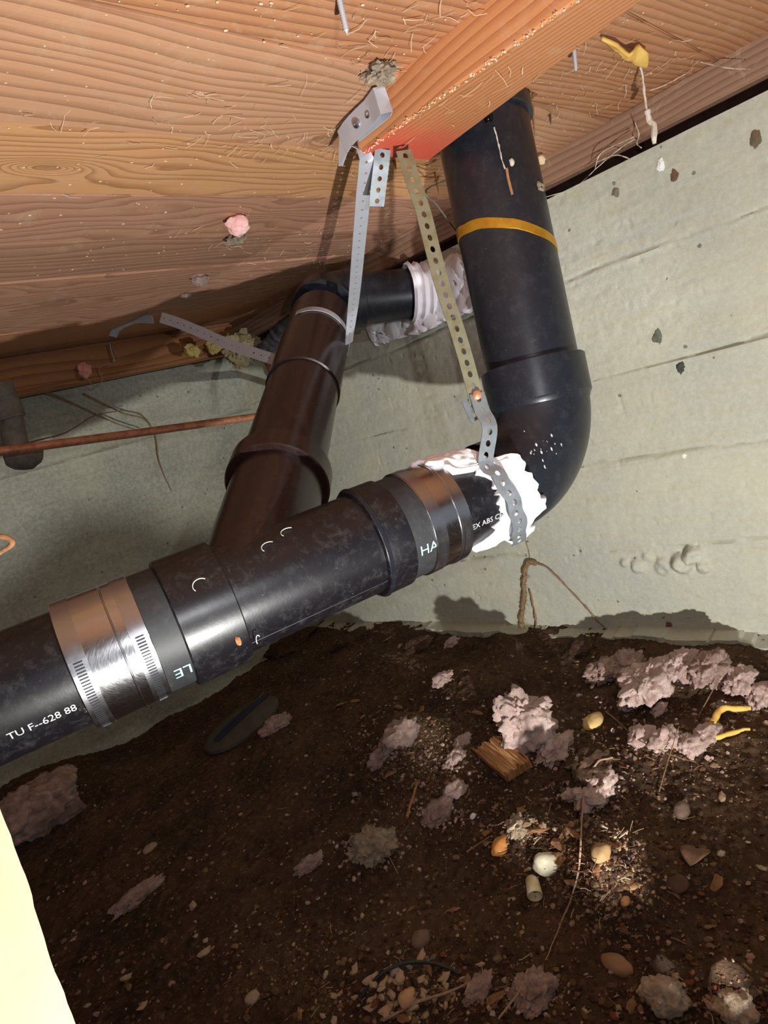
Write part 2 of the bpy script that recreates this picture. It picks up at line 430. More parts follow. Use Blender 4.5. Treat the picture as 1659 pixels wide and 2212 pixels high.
def fR(u, z):
    d = wall_disp(u, z, 0)
    # honeycombed lumps left by leaking cement
    for (px, py, rr, h) in [(1475, 1215, .017, .014), (1500, 1195, .014, .016), (1435, 1222, .015, .008), (1380, 1222, .013, .008), (1350, 1215, .008, .006), (1400, 1205, .010, .006), (1520, 1225, .010, .010)]:
        c_ = PX(px, py, XW); q = ((u - c_[1]) ** 2 + (z - c_[2]) ** 2) / rr ** 2
        d = d + h * np.clip(1 - q, 0, 1) ** .7 * (1 + .6 * fbm(np.stack([u * 90, z * 90, u * 0], 1), 3, 12))
    return np.stack([XW - d, u, z], 1)
pts, q = grid_wall('w', ys, zs, fR, m_conc)
n0 = len(pts); nv = len(zs); nu = len(ys)
back = np.array([[1.15, ys[0], zs[0]], [1.15, ys[0], ZT], [1.15, ys[-1], ZT], [1.15, ys[-1], zs[0]]])
V = np.vstack([pts, back])
Fq = q[:, ::-1].tolist()
top = [i * nv + nv - 1 for i in range(nu)]
Fq.append(top + [n0 + 2, n0 + 1]); Fq.append([n0, n0 + 1, n0 + 2, n0 + 3])
o = obj('wall_right', V, Fq, m_conc, angle=70, origin=(XW, .3, -.475)); tag(o, kind='structure')

xs = np.concatenate([np.linspace(-1.3, .1, 50, endpoint=False), np.linspace(.1, .93, 260)])
zs2 = np.linspace(-.60, ZT, 200)
def fB(u, z):
    p = np.stack([u, z, u * 0 + 5], 1)
    d = fbm(p * 4, 4, 21) * .004 + fbm(p * np.array([6, 40, 1]), 4, 25) * .0018
    for i, fz_ in enumerate([.06, -.06, -.19, -.33]):
        d += .003 * np.exp(-((z - fz_ - .06 * 0) / .003) ** 2)
        d += np.where(z < fz_, .0012 * (-1) ** i, 0)
    return np.stack([u, YB - d, z], 1)
pts, q = grid_wall('w', xs, zs2, fB, m_conc_b)
n0 = len(pts); nv = len(zs2); nu = len(xs)
V = np.vstack([pts, [[xs[0], YB + .2, zs2[0]], [xs[0], YB + .2, ZT], [xs[-1], YB + .2, ZT], [xs[-1], YB + .2, zs2[0]]]])
Fq = q.tolist(); Fq.append([i * nv + nv - 1 for i in range(nu)] + [n0 + 2, n0 + 1]); Fq.append([n0, n0 + 1, n0 + 2, n0 + 3])
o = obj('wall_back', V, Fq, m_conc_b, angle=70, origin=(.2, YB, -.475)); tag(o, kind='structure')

# sill plates on the walls, rim board
def struct(name, V, Fc, mat, **k):
    o = obj(name, V, Fc, mat, **k); return tag(o, kind='structure')
V_, F_ = box((XW + .006, -.9, ZT + .0165), (XW + .10, 1.3, ZC + .002), .002); struct('trim_1', V_, F_, m_plate, origin=(XW, 0, ZT))
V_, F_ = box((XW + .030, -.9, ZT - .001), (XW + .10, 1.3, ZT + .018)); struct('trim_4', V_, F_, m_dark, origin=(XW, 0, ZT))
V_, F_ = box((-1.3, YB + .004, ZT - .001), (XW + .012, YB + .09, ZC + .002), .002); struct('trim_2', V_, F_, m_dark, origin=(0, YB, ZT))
V_, F_ = box((-1.3, 1.135, ZT - .008), (.862, 1.175, ZC), .006); struct('trim_3', V_, F_, w_rim, origin=(0, 0, 0))

# ------------------------------------------------------------------ ceiling: backing + planks
ceil = bpy.data.objects.new('ceiling', None); C.objects.link(ceil); ceil.location = OFF; ORG['ceiling'] = np.zeros(3); tag(ceil, kind='structure')
V_, F_ = box((-1.3, -.9, ZC + .075), (1.15, 1.45, ZC + .095)); obj('backing', V_, F_, m_dark, ceil)
edges = [-.9, -.78, -.664, -.548, -.432, -.316, -.20, -.075, .045, .075, .196, .3215, .443, .548, .655, .765, .878, .99, 1.10, 1.215, 1.33, 1.45]
edges = [-.9, -.78, -.664, -.548, -.432, -.316, -.20, -.075, .072, .196, .3215, .443, .548, .655, .765, .878, .99, 1.10, 1.215, 1.33, 1.45]
pmat = {.196: w_k0, .3215: w_k1, .443: w_k2, .548: w_k3, .655: w_k4, .765: w_k3}
ph = (.660, .356)
cm = bpy.data.meshes.new('cut'); a = np.linspace(0, 2 * math.pi, 40, endpoint=False)
rr = .056 + .006 * np.array([vnoise(np.array([[math.cos(t) * 3, math.sin(t) * 3, 1]]), 5)[0] for t in a]) + rng.uniform(-.002, .002, 40)
cv = [(ph[0] + r_ * math.cos(t), ph[1] + r_ * math.sin(t) * 1.0, ZC - .02) for r_, t in zip(rr, a)] + [(ph[0] + r_ * math.cos(t), ph[1] + r_ * math.sin(t), ZC + .06) for r_, t in zip(rr, a)]
cm.from_pydata(cv, [], [list(range(40))[::-1], list(range(40, 80))] + [[i, (i + 1) % 40, 40 + (i + 1) % 40, 40 + i] for i in range(40)])
co_ = bpy.data.objects.new('cut', cm); C.objects.link(co_); co_.location = OFF
for i in range(len(edges) - 1):
    y0, y1 = edges[i], edges[i + 1]
    dz = [0, .0006, -.0008, .0003][i % 4]
    mat = pmat.get(y0, [w_k0, w_k4, w_k1, w_k3][i % 4])
    V_, F_ = box((-1.3, y0 + .0006, ZC + dz), (1.12, y1 - .0006, ZC + .024), .0012)
    # denser skin is not needed: boards are flat sawn
    o = obj('plank', V_, F_, mat, ceil)
    if y0 in (.196, .3215):
        md = o.modifiers.new('b', 'BOOLEAN'); md.object = co_; md.solver = 'EXACT'
        bpy.context.view_layer.update()
        dg = bpy.context.evaluated_depsgraph_get()
        me2 = bpy.data.meshes.new_from_object(o.evaluated_get(dg)); o.modifiers.clear(); o.data = me2
bpy.data.objects.remove(co_)

# the short block nailed flat under the ceiling
jx0 = .484; yE = .384
top = ZC + .0005; bot = .2055
def jp(y): return np.interp(y, [-.3, .156, .384], [.506, .546, .586])
jv = []
for y in np.linspace(-.3, yE, 40):
    wv = .0008 * math.sin(y * 40)
    e = .0015
    jv.append([[jx0 + wv, y, top], [jx0 + wv, y, bot + e], [jx0 + wv + e, y, bot], [jp(y) - e, y, bot], [jp(y), y, bot + e], [jp(y), y, top]])
jv = np.array(jv); n = len(jv); V = jv.reshape(-1, 3)
Fc = [[i * 6 + j, i * 6 + (j + 1) % 6, (i + 1) * 6 + (j + 1) % 6, (i + 1) * 6 + j] for i in range(n - 1) for j in range(6)]
Fc += [list(range(6))[::-1], [(n - 1) * 6 + j for j in range(6)]]
o = obj('wooden_block', V, Fc, w_joist, origin=(0, 0, 0), angle=30)
tag(o, 'orange fir block fixed flat under the ceiling planks, its cut end painted red', 'timber')

# ------------------------------------------------------------------ floor
mounds = [(1400, 1490, .045, .030), (1540, 1490, .045, .030), (1140, 1600, .045, .018), (870, 1620, .050, .044), (1450, 1605, .05, .018),
          (800, 1450, .06, .025), (600, 1600, .06, .02), (60, 1760, .16, .05), (1000, 1480, .07, .02), (1300, 1870, .042, .048), (1335, 1970, .026, .042),
          (1150, 1830, .036, .040), (1090, 1420, .035, .040), (1450, 2165, .016, .040), (1590, 2175, .022, .040), (860, 2160, .030, .026), (1270, 1720, .03, .018)]
MC = [(PZ(px, py, ZF), s_, h_) for px, py, s_, h_ in mounds]
def fz(x, y, fine=True):
    x = np.atleast_1d(np.asarray(x, float)); y = np.atleast_1d(np.asarray(y, float))
    p = np.stack([x, y, x * 0], 1)
    z = ZF + fbm(p * 5, 3, 91) * .008 + fbm(p * 16, 3, 95) * .003
    for c_, s_, h_ in MC:
        z = z + h_ * np.exp(-((x - c_[0]) ** 2 + (y - c_[1]) ** 2) / (s_ * s_) )
    if fine:
        z = z + np.abs(fbm(p * 60, 4, 97, .6)) * .003 + np.clip(fbm(p * 210, 2, 98) - .1, 0, 1) * .0022
    z = z + np.clip((x - .80) / .1, 0, 1) * .006
    # unseen soil added to block the low lamp from floor and back wall
    ddx, ddy = x - .03, y + .08; rr_ = np.hypot(ddx, ddy); az = np.degrees(np.arctan2(ddy, ddx))
    el = np.interp(az, [-60, -20, 20, 56, 59, 64, 74, 100], [-6.5, -6.5, -6.8, -7.2, 6, 10, 15, 15])
    el = el + fbm(np.stack([az * .09, az * 0, az * 0], 1), 4, 120, .65) * 1.3
    hz = -.385 + .15 * np.tan(np.radians(el)) - ZF
    added_heap = hz * np.exp(-np.clip(np.abs(rr_ - .15) - .004, 0, 1) ** 2 / .0009)
    z = z + np.where((az > -60) & (az < 110), added_heap - (z - ZF) * np.clip(added_heap / np.maximum(hz, .01), 0, 1), 0)
    return z
def fz1(x, y): return float(fz(x, y)[0])
def onfloor(px, py):
    z = ZF
    for _ in range(14):
        p = PZ(px, py, z); z = .5 * z + .5 * fz1(p[0], p[1])
    p = PZ(px, py, z); return np.array([p[0], p[1], fz1(p[0], p[1])])
fx = np.concatenate([np.linspace(-1.3, -.1, 40, endpoint=False), np.linspace(-.1, .93, 430)])
fy = np.concatenate([np.linspace(-.9, .08, 40, endpoint=False), np.linspace(.08, 1.26, 490)])
U, Vv = np.meshgrid(fx, fy, indexing='ij')
pts = np.stack([U.ravel(), Vv.ravel(), fz(U.ravel(), Vv.ravel())], 1)
nu, nv = len(fx), len(fy)
i = np.arange(nu - 1)[:, None] * nv + np.arange(nv - 1)[None, :]
q = np.stack([i, i + nv, i + nv + 1, i + 1], -1).reshape(-1, 4)
n0 = len(pts)
V = np.vstack([pts, [[-1.3, -.9, -.7], [.93, -.9, -.7], [.93, 1.26, -.7], [-1.3, 1.26, -.7]]])
Fq = q.tolist(); Fq.append([n0 + 3, n0 + 2, n0 + 1, n0])
o = obj('floor', V, Fq, m_soil, angle=80, origin=(0, 0, ZF)); tag(o, kind='structure')

# ------------------------------------------------------------------ pipes
cam_f0 = R @ np.array([0, 0, -1.0])
RP = 0.0445
RV = .0470
VA = np.array([.6535, .3560, .24]); VB = np.array([.5915, .3430, -.1185])
VD = nrm(VB - VA)
MA = np.array([.085, .5335, -.120]); MBp = VB.copy()
MD = nrm(MBp - MA)
def tpix(A, D, px, py):          # axis parameter whose picture lies nearest to a pixel
    t = np.linspace(-.3, 1.2, 3001); pr = np.array([proj(A + D * k) for k in t[::10]])
    dd = np.hypot(pr[:, 0] - px, pr[:, 1] - py); return t[::10][dd.argmin()]
def tm(px, py): return tpix(MA, MD, px, py)
def tvp(px, py): return tpix(VA, VD, px, py)
# elbow centreline
corner = VB; MBc = VB; rb = .080
ang = math.acos(np.dot(VD, -MD)); tl = rb * math.tan(ang / 2)
s0 = corner - VD * tl; s1 = corner - MD * tl
cen_dir = nrm(-VD + -MD); cen = corner + cen_dir * (rb / math.cos(ang / 2))
def arc(a0, a1, n=26):
    u = nrm(a0 - cen); v = a1 - cen; v = nrm(v - u * np.dot(u, v)); th = math.acos(np.clip(np.dot(nrm(a1 - cen), u), -1, 1))
    return [cen + rb * (u * math.cos(k) + v * math.sin(k)) for k in np.linspace(0, th, n)]
riser = thing('drain_pipe', VB, 'black plastic riser pipe dropping from the ceiling hole into a sweeping elbow', 'pipe')
# straight riser
V_, F_ = lathe(VA, VD, [(-.06, RV), (tvp(1150, 815), RV)]); obj('riser', V_, F_, m_black, riser)
V_, F_ = ring(VA, VD, -.012, .016, RV, RV + .0045, .001); obj('upper_collar', V_, F_, m_black, riser)
t_s = float(np.linalg.norm(s0 - VA))
tA = tvp(1152, 788)
print('socket', tA, t_s)
prof = [(tA, RV - .002), (tA, RV + .0052), (tA + .001, RV + .0062), (tA + .038, RV + .0062), (tA + .040, RV + .0045), (tA + .044, RV + .0030)]
V1, F1 = lathe(VA, VD, prof)
path = [VA + VD * (tA + .038)] + [p_ for p_ in arc(s0, s1, 30)] + [s1 - MD * .018]
V2, F2 = sweep(path, np.linspace(RV + .003, RP + .0035, len(path)), 96, cap=False)
b = MB(); b.add(V1, F1); b.add(V2, F2)
b.build('elbow', m_black, riser)
# tape
tt = tvp(1095, 505)
a = np.linspace(0, 2 * math.pi, 96, endpoint=False)
V_, F_ = ring(VA, VD, tt - .005, tt + .005, RV - .001, RV + .0008, .0003)
sd_ = nrm(np.cross(VD, cam_f0)); sd_ = sd_ if np.dot(sd_, R[:, 0]) > 0 else -sd_
ss_ = ((V_ - VA - VD * tt) @ sd_) / RV
V_ = V_ + VD * (.0085 + .0185 * ss_ + fbm(V_ * 60, 2, 4) * .0008)[:, None]
obj('tape', V_, F_, m_tape, riser)['label'] = 'gold coloured adhesive tape ring'
# stub from elbow into coupling (part of the same pipe run)
t_c2 = tm(950, 1108)
t_e = float(np.dot(s1 - MD * .016 - MA, MD))
print('tc2', t_c2, 'te', t_e, proj(MA), proj(MBp))
V_, F_ = lathe(MA, MD, [(t_c2, RP), (t_e + .01, RP)]); obj('stub', V_, F_, m_main, riser)

# frame for cylinder print etc
def cyl_frame(D):
    up = np.array([0, 0, 1.0]); N = nrm(up - D * np.dot(up, D)) if abs(D[2]) < .9 else None
    cdir = -(R @ np.array([0, 0, -1.0])); cdir = nrm(cdir - D * np.dot(cdir, D))
    if N is None: N = cdir
    E2 = nrm(cdir - N * np.dot(cdir, N)) if abs(np.dot(cdir, N)) < .99 else np.cross(D, N)
    return N, E2
MN, ME = cyl_frame(MD)
def mcyl(t, th, r): return MA + MD * t + r * (math.cos(th) * MN + math.sin(th) * ME)
def print_on(text, t, th, r, size, mat, parent, name='lettering', rot=False, gap=1.0):
    cu = bpy.data.curves.new('txt', 'FONT'); cu.body = text; cu.size = size; cu.resolution_u = 2; cu.space_character = gap
    to = bpy.data.objects.new('txt', cu); C.objects.link(to)
    dg = bpy.context.evaluated_depsgraph_get(); me = bpy.data.meshes.new_from_object(to.evaluated_get(dg))
    bm = bmesh.new(); bm.from_mesh(me); bmesh.ops.triangulate(bm, faces=bm.faces[:]); bmesh.ops.subdivide_edges(bm, edges=bm.edges[:], cuts=1)
    vv = np.array([v.co[:] for v in bm.verts]); bm.verts.index_update(); ff = [[v.index for v in f.verts] for f in bm.faces]; bm.free()
    bpy.data.objects.remove(to)
    if rot: vv[:, 0] = vv[:, 0].max() - vv[:, 0]; vv[:, 1] = size * .7 - vv[:, 1]
    # the along-axis direction as seen runs left to right
    V_ = np.array([mcyl(t + x_, th - y_ / r, r) for x_, y_, _ in vv])
    return obj(name, V_, ff, mat, parent, smooth=False)

# left straight pipe
t_c1 = tm(240, 1405)
lp = thing('drain_pipe', MA, 'long black plastic drain pipe at the left, printed with white numbers', 'pipe')
V_, F_ = lathe(MA, MD, [(-.55, RP), (t_c1 - .002, RP)]); obj('pipe_wall', V_, F_, m_main, lp)
print_on('TU F--628 88', tm(0, 1500) + .001, 2.04, RP + .0003, .0082, m_print, lp, gap=.98)

# couplings: rubber sleeve, steel shield, bead, slotted bands
def coupling(t0, t1, label, sleeve, lets, bpos, slots):
    c = thing('pipe_coupling', MA + MD * (t0 + t1) / 2, label, 'coupling')
    V_, F_ = ring(MA, MD, sleeve[0], sleeve[1], RP, RP + .0035, .001); obj('rubber_sleeve', V_, F_, m_rubber, c)
    V_, F_ = ring(MA, MD, t0, t1, RP + .003, RP + .0048, .0004); s_ = obj('steel_shield', V_, F_, m_steel, c)
    V_, F_ = ring(MA, MD, bpos - .0007, bpos + .0007, RP + .0045, RP + .0060, .0005); obj('bead', V_, F_, m_steel, s_)
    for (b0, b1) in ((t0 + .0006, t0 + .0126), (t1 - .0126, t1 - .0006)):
        V_, F_ = ring(MA, MD, b0 + .0028, b1 - .0028, RP + .0046, RP + .00495, .0001); obj('slot_shade_grime', V_, F_, m_rubber, c)  # dark ring stands in for the shade and grime inside the slots
        # band with punched worm slots over the camera side
        mb_ = MB(); r_in, r_out = RP + .0048, RP + .0056
        th0, th1, ns_ = slots
        dth = (th1 - th0) / ns_
        w0, w1 = b0 + .003, b1 - .003
        for k in range(ns_):
            a0 = th0 + k * dth; a1 = a0 + dth; sa0 = a0 + dth * .25; sa1 = a0 + dth * .75
            for (u0, u1, q0, q1) in ((b0, w0, a0, a1), (w1, b1, a0, a1), (w0, w1, a0, sa0), (w0, w1, sa1, a1)):
                n_ = 2
                vs_ = []
                for rr_ in (r_in - .0008, r_out):
                    for th in np.linspace(q0, q1, n_):
                        for u in (u0, u1): vs_.append(mcyl(u, th, rr_))
                mb_.add(vs_, [[4, 5, 7, 6], [0, 2, 3, 1], [0, 1, 5, 4], [2, 6, 7, 3], [0, 4, 6, 2], [1, 3, 7, 5]])
        # plain rest of the band
        th = np.linspace(th1, th0 + 2 * math.pi, 70)
        vs_ = []
        for k in th:
            for u, rr_ in ((b0, r_in), (b0, r_out), (b1, r_out), (b1, r_in)): vs_.append(mcyl(u, k, rr_))
        mb_.add(vs_, [[k * 4 + j, k * 4 + (j + 1) % 4, (k + 1) * 4 + (j + 1) % 4, (k + 1) * 4 + j] for k in range(69) for j in range(4)])
        bd = mb_.build('clamp_band', m_band, c, angle=50)
        # worm screw housing on the far underside
        hb = MB(); pc = mcyl((b0 + b1) / 2, 3.9, r_out + .004)
        V_, F_ = sweep([pc - ME * .008, pc + ME * .008], .0045, 12); hb.add(V_, F_)
        hb.build('worm_screw', m_band, bd)
    return c
cl = coupling(tm(160, 1444), tm(318, 1367), 'lower left pipe coupling with bright steel shield reflecting the orange ceiling', (tm(158, 1445), tm(388, 1338)), None, tm(264, 1394), (1.30, 2.9, 34))
print_on('LE', tm(385, 1338) - .019, 2.26, RP + .0039, .014, m_printc, cl, rot=True)
cr = coupling(tm(880, 1136), tm(957, 1105), 'upper right pipe coupling with dull brownish steel shield beside the wye', (tm(826, 1159), tm(959, 1104)), None, tm(939, 1112), (1.95, 3.1, 24))
print_on('HA', tm(880, 1136) - .0165, 2.00, RP + .0039, .0135, m_printc, cr)
print_on('EX ABS CELL', tm(957, 1105) + .002, 2.0, RP + .0003, .0075, m_print, riser)

# wye fitting
wy = thing('wye_fitting', MA + MD * tm(545, 1277), 'scuffed black plastic wye fitting joining the long pipe with the rising branch', 'pipe fitting')
t0, t1, t2, t3 = tm(368, 1342), tm(492, 1298), tm(786, 1170), tm(842, 1150)
RF = RP + .0015
pr = [(t0, RP), (t0, RP + .0068), (t0 + .001, RP + .0078), (t1 - .001, RP + .0078), (t1, RP + .0068), (t1 + .0005, RF), (t2 - .004, RF), (t2 - .003, RP + .0052), (t2 + .001, RP + .0062), (t3 - .001, RP + .0062), (t3, RP + .005), (t3, RP)]
V_, F_ = lathe(MA, MD, pr); mb_ = MB(); mb_.add(V_, F_)
YJ = MA + MD * tm(545, 1277); YT = P(704, 655, 1.035); YD = nrm(YT - YJ); YL = float(np.linalg.norm(YT - YJ))
def ty(px, py): return tpix(YJ, YD, px, py)
th1 = ty(604, 1045)
V_, F_ = lathe(YJ, YD, [(0.0, RF), (th1 - .002, RF)]); 
obj_w = mb_.build('run', m_main, wy)
obj('branch', V_, F_, m_brown, wy)['label'] = 'brownish branch leg'
V_, F_ = ring(YJ, YD, th1 - .006, th1 + .022, RF - .002, RP + .0085, .0014); obj('branch_hub', V_, F_, m_brown, wy)
V_, F_ = ring(MA, MD, t2 - .0032, t2 + .003, RF, RP + .0072, .0028); obj('hub_lip', V_, F_, m_black, wy)

V_, F_ = sweep([mcyl(t_, 2.3, RF) for t_ in np.linspace(t1, t2, 12)], .00035, 6); obj('mould_seam', V_, F_, m_rubber, wy)
for k, (px, th_, lb) in enumerate([(600, .75, 'curled pale plastic shaving on top of the wye, left'), (655, .6, 'pale plastic shaving on top of the wye, right'), (430, 1.0, 'short pale shaving on the wye left hub'), (505, 2.1, 'straight white shaving low on the wye left hub')]):
    rr_ = RP + (.0088 if px < 520 else .0026); t_ = tm(px, 1290)
    V_, F_ = sweep([mcyl(t_ + .006 * math.cos(a_) * (1 if k < 3 else .3), th_ + .10 * math.sin(a_), rr_ + .0006) for a_ in np.linspace(2.6, 5.6, 14)], .0004, 5)
    tag(obj('plastic_shaving', V_, F_, m_print), lb, 'shaving')
V_, F_ = lump(mcyl(tm(462, 1310), 1.95, RP + .0095), .0022, 2, .3, 2, 5, (1, 1, 1.8)); tag(obj('wood_crumb', V_, F_, m_splint if 'm_splint' in globals() else m_print), 'tan wood crumb stuck on the wye left hub', 'crumb')
# rising branch pipe
bp = thing('branch_pipe', YT, 'brownish black branch pipe rising to an elbow under the ceiling corner', 'pipe')
V_, F_ = lathe(YJ, YD, [(th1 - .002, RP), (ty(662, 850), RP), (ty(662, 850) + .001, RP + .0022), (ty(690, 690), RP + .0022)]); obj('pipe_wall', V_, F_, m_brown, bp)
te = ty(698, 668)
ED = nrm(PX(935, 630, XW + .01) - YT)
ce = YT; V1, F1 = ring(YJ, YD, te - .012, te + .020, RP - .002, RP + .0062, .001)
# elbow body
tl2 = .030
pa = [ce - YD * (YL - te - .012 + .0) * 0 - YD * tl2]
sx = []
for k in np.linspace(0, 1, 14):
    a_ = ce - YD * tl2 * 1.2; b_ = ce + ED * tl2 * 1.2
    sx.append((1 - k) ** 2 * a_ + 2 * k * (1 - k) * ce + k * k * b_)
V2, F2 = sweep(sx, RP + .003, 72, cap=True)
mb_ = MB(); mb_.add(V1, F1); mb_.add(V2, F2)
V3, F3 = ring(ce, ED, .030, .058, RP - .004, RP + .004, .001); mb_.add(V3, F3)
mb_.build('elbow', m_black, bp)
V_, F_ = lathe(ce, ED, [(.03, RP - .004), (.30, RP - .004)]); obj('wall_stub', V_, F_, m_black, bp)

# ------------------------------------------------------------------ straps with punched holes
def strap(path, wdir, width, pitch, hr, th=.0008, aspect=1.0, hoff=0.0):
    """path: points; wdir: per point width direction. Real holes, real thickness."""
    path = np.asarray(path, float); wd = np.asarray(wdir, float)
    if wd.ndim == 1: wd = np.tile(wd, (len(path), 1))
    L = np.concatenate([[0], np.cumsum(np.linalg.norm(np.diff(path, axis=0), axis=1))])
    T = np.gradient(path, axis=0); T /= np.linalg.norm(T, axis=1)[:, None]
    wd = wd - T * (wd * T).sum(1)[:, None]; wd /= np.linalg.norm(wd, axis=1)[:, None]
    Nn = np.cross(T, wd)
    it = lambda s_, A_: np.array([np.interp(s_, L, A_[:, k]) for k in range(3)]).T
    n = int(L[-1] / pitch); V = []; Fc = []; K = 12
    for c in range(n):
        u0 = c * pitch; uc = u0 + pitch / 2
        outer = []
        for k in range(K):
            a = 2 * math.pi * (k + .5) / K; x, y = math.cos(a), math.sin(a); s_ = max(abs(x), abs(y))
            outer.append((uc + x / s_ * pitch / 2, y / s_ * width / 2))
        inner = [(uc + hr * aspect * math.cos(2 * math.pi * (k + .5) / K), hr * math.sin(2 * math.pi * (k + .5) / K)) for k in range(K)]
        uv = np.array(outer + inner)
        c_, w_, n_ = it(uv[:, 0], path), it(uv[:, 0], wd), it(uv[:, 0], Nn)
        p0 = c_ + w_ * uv[:, 1:2]
        b0 = len(V); V += list(p0 + n_ * th / 2) + list(p0 - n_ * th / 2)
        for k in range(K):
            k2 = (k + 1) % K
            Fc += [[b0 + k, b0 + k2, b0 + K + k2, b0 + K + k], [b0 + 2 * K + k2, b0 + 2 * K + k, b0 + 3 * K + k, b0 + 3 * K + k2],
                   [b0 + K + k, b0 + K + k2, b0 + 3 * K + k2, b0 + 3 * K + k], [b0 + k2, b0 + k, b0 + 2 * K + k, b0 + 2 * K + k2]]
    return np.array(V), Fc
cam_r = R @ np.array([1.0, 0, 0]); cam_u = R @ np.array([0, 1.0, 0]); cam_f = R @ np.array([0, 0, -1.0])
def imgdir(dx, dy, dz=0.0): return nrm(cam_r * dx - cam_u * dy + cam_f * dz)

# long grey strap: block -> sling round the branch pipe -> ceiling at the left
s1t = thing('pipe_strap', (jx0, .37, .22), 'grey steel hanger strap screwed to the block side and slung under the branch pipe', 'strap')
pts = [np.array([.4850, .3865, .214]), P(791, 345, .572), P(784, 430, .62), P(774, 540, .70), P(765, 640, .80), P(758, 700, .86), P(752, 752, .90)]
path = spline(pts, 80)
wds = np.array([imgdir(1, 0, .75 + 1.6 * k) for k in np.linspace(0, 1, len(path))])
V_, F_ = strap(path, wds, .0145, .0125, .0013); obj('hanging_length', V_, F_, m_strapp, s1t, angle=60)
# round the branch pipe
tb = ty(688, 738); YN, YE = cyl_frame(YD)
UR = nrm(np.cross(YD, YE)); 
sgn = 1 if np.dot(UR, cam_r) > 0 else -1; UR = UR * sgn
path = [YJ + YD * (tb + .000) + (RP + .0032) * (math.cos(k) * YE + math.sin(k) * UR) for k in np.linspace(1.9, -1.9, 60)]
V_, F_ = strap(path, YD, .0125, .0125, .0012); obj('sling', V_, F_, m_strapp, s1t, angle=60)
pts = [P(640, 792, .965), P(560, 766, .97), P(490, 742, .98), P(430, 716, .99), P(380, 696, 1.0), P(335, 682, 1.01)]
path = spline(pts, 60)
V_, F_ = strap(path, imgdir(-.35, .93, .1), .0165, .0125, .0012); obj('ceiling_length', V_, F_, m_strapp, s1t, angle=60)
# bracket end screwed to the side of the block: a folded tab with loop
def on_side(px, py, off=.0): return PX(px, py, jx0 - off)
fp = [(.4815, .398, .2225), (.4790, .386, .2245), (.4772, .372, .2255), (.4755, .357, .2258), (.4722, .348, .226), (.4690, .3415, .226), (.4700, .3365, .226), (.4750, .3345, .226), (.4800, .337, .226), (.4822, .345, .2258), (.4830, .360, .2255), (.4834, .386, .225)]
fp = [np.array(p_) for p_ in fp]
V_, F_ = strap(spline(fp, 110), (0, .05, 1), .0205, .030, .0001, .0011); obj('fixing_tab', V_, F_, m_strapp, s1t, angle=60)
V_ = np.array([[.4815, .397, .2125], [.4815, .397, .2325], [.4835, .412, .2085], [.4835, .408, .2065]]); V_ = np.vstack([V_, V_ + np.array([.0011, 0, 0])])
obj('cut_end', V_, [[0, 1, 2, 3], [7, 6, 5, 4], [0, 4, 5, 1], [1, 5, 6, 2], [2, 6, 7, 3], [3, 7, 4, 0]], m_strapp, s1t, smooth=False)
for y_ in (.3725, .3575):
    n_ = np.array([-1.0, 0, 0]); c_ = np.array([.4765, y_, .2255])
    V_, F_ = lathe(c_, n_, [(-.006, .0015), (0, .0015), (0, .0040), (.0012, .0038), (.0022, .0026), (.0024, .0014), (.0014, .0010), (.0014, .00001)], 20)
    s_ = obj('screw', V_, F_, m_band, s1t); s_['label'] = 'pan head screw'

# short zinc offcut
t_ = thing('strap_offcut', P(816, 390, .60), 'short punched zinc strap end dangling behind the red block end', 'strap')
V_, F_ = strap(spline([P(827, 322, .572), P(823, 360, .578), P(818, 400, .588), P(813, 446, .60)], 30), imgdir(1, -.1, .4), .0150, .0095, .0022); obj('punched_strip', V_, F_, m_zinc, t_, angle=60)

# curved olive strap
s3 = thing('pipe_strap', P(940, 560, .56), 'curved olive grey punched strap from the red block end down around the white-daubed pipe', 'strap')
pts = [P(872, 325, .570), P(892, 390, .572), P(915, 460, .574), P(935, 540, .575), P(958, 625, .576), P(985, 705, .577), P(1006, 775, .578), P(1022, 835, .579), P(1033, 880, .580)]
path = spline(pts, 100)
V_, F_ = strap(path, imgdir(.97, -.22, .35), .0150, .0105, .0024, aspect=1.25); obj('hanging_length', V_, F_, m_strapy, s3, angle=60)
ts = tm(1090, 1040)
pts = [P(1030, 850, .577), P(1042, 888, .576), P(1058, 925, .574)] + [mcyl(tm(1012 + 16 * k, 1080), th, RP + .0160) for k, th in zip(np.linspace(0, 2.6, 9), np.linspace(.95, 2.7, 9))]
path = spline(pts, 110)
wds = np.array([nrm((1 - k) * imgdir(.97, -.22, .3) + k * MD) for k in np.linspace(0, 1, len(path))])
V_, F_ = strap(path, wds, .0150, .0105, .0024, aspect=1.25); obj('wrap_length', V_, F_, m_zinc, s3, angle=60)
c_ = P(1031, 853, .574); n_ = -cam_f
V_, F_ = lathe(c_ - n_ * .003, n_, [(0, .001), (0, .0042), (.003, .004), (.004, .0022), (.0042, .00001)], 16); obj('bolt', V_, F_, m_copper, s3)
V_, F_ = strap(spline([P(1010, 862, .592), P(1018, 885, .592), P(1034, 915, .592)], 12), imgdir(.9, -.4, .3), .012, .0105, .0024); obj('loose_end', V_, F_, m_zinc, s3)

# small bracket by the far ceiling
t_ = thing('hanger_clip', P(244, 740, 1.12), 'small grey metal clip with a bent nail under the far left planks', 'bracket')
V_, F_ = strap(spline([P(330, 690, 1.05), P(290, 690, 1.07), P(256, 705, 1.08), P(245, 722, 1.09), P(243, 742, 1.09)], 40), imgdir(.3, 1, .3), .013, .05, .0001, .0015); obj('strip', V_, F_, m_strapp, t_)
V_, F_ = sweep(spline([P(237, 742, 1.085), P(241, 760, 1.085), P(247, 779, 1.085)], 10), .0022, 8); obj('nail', V_, F_, m_band, t_)

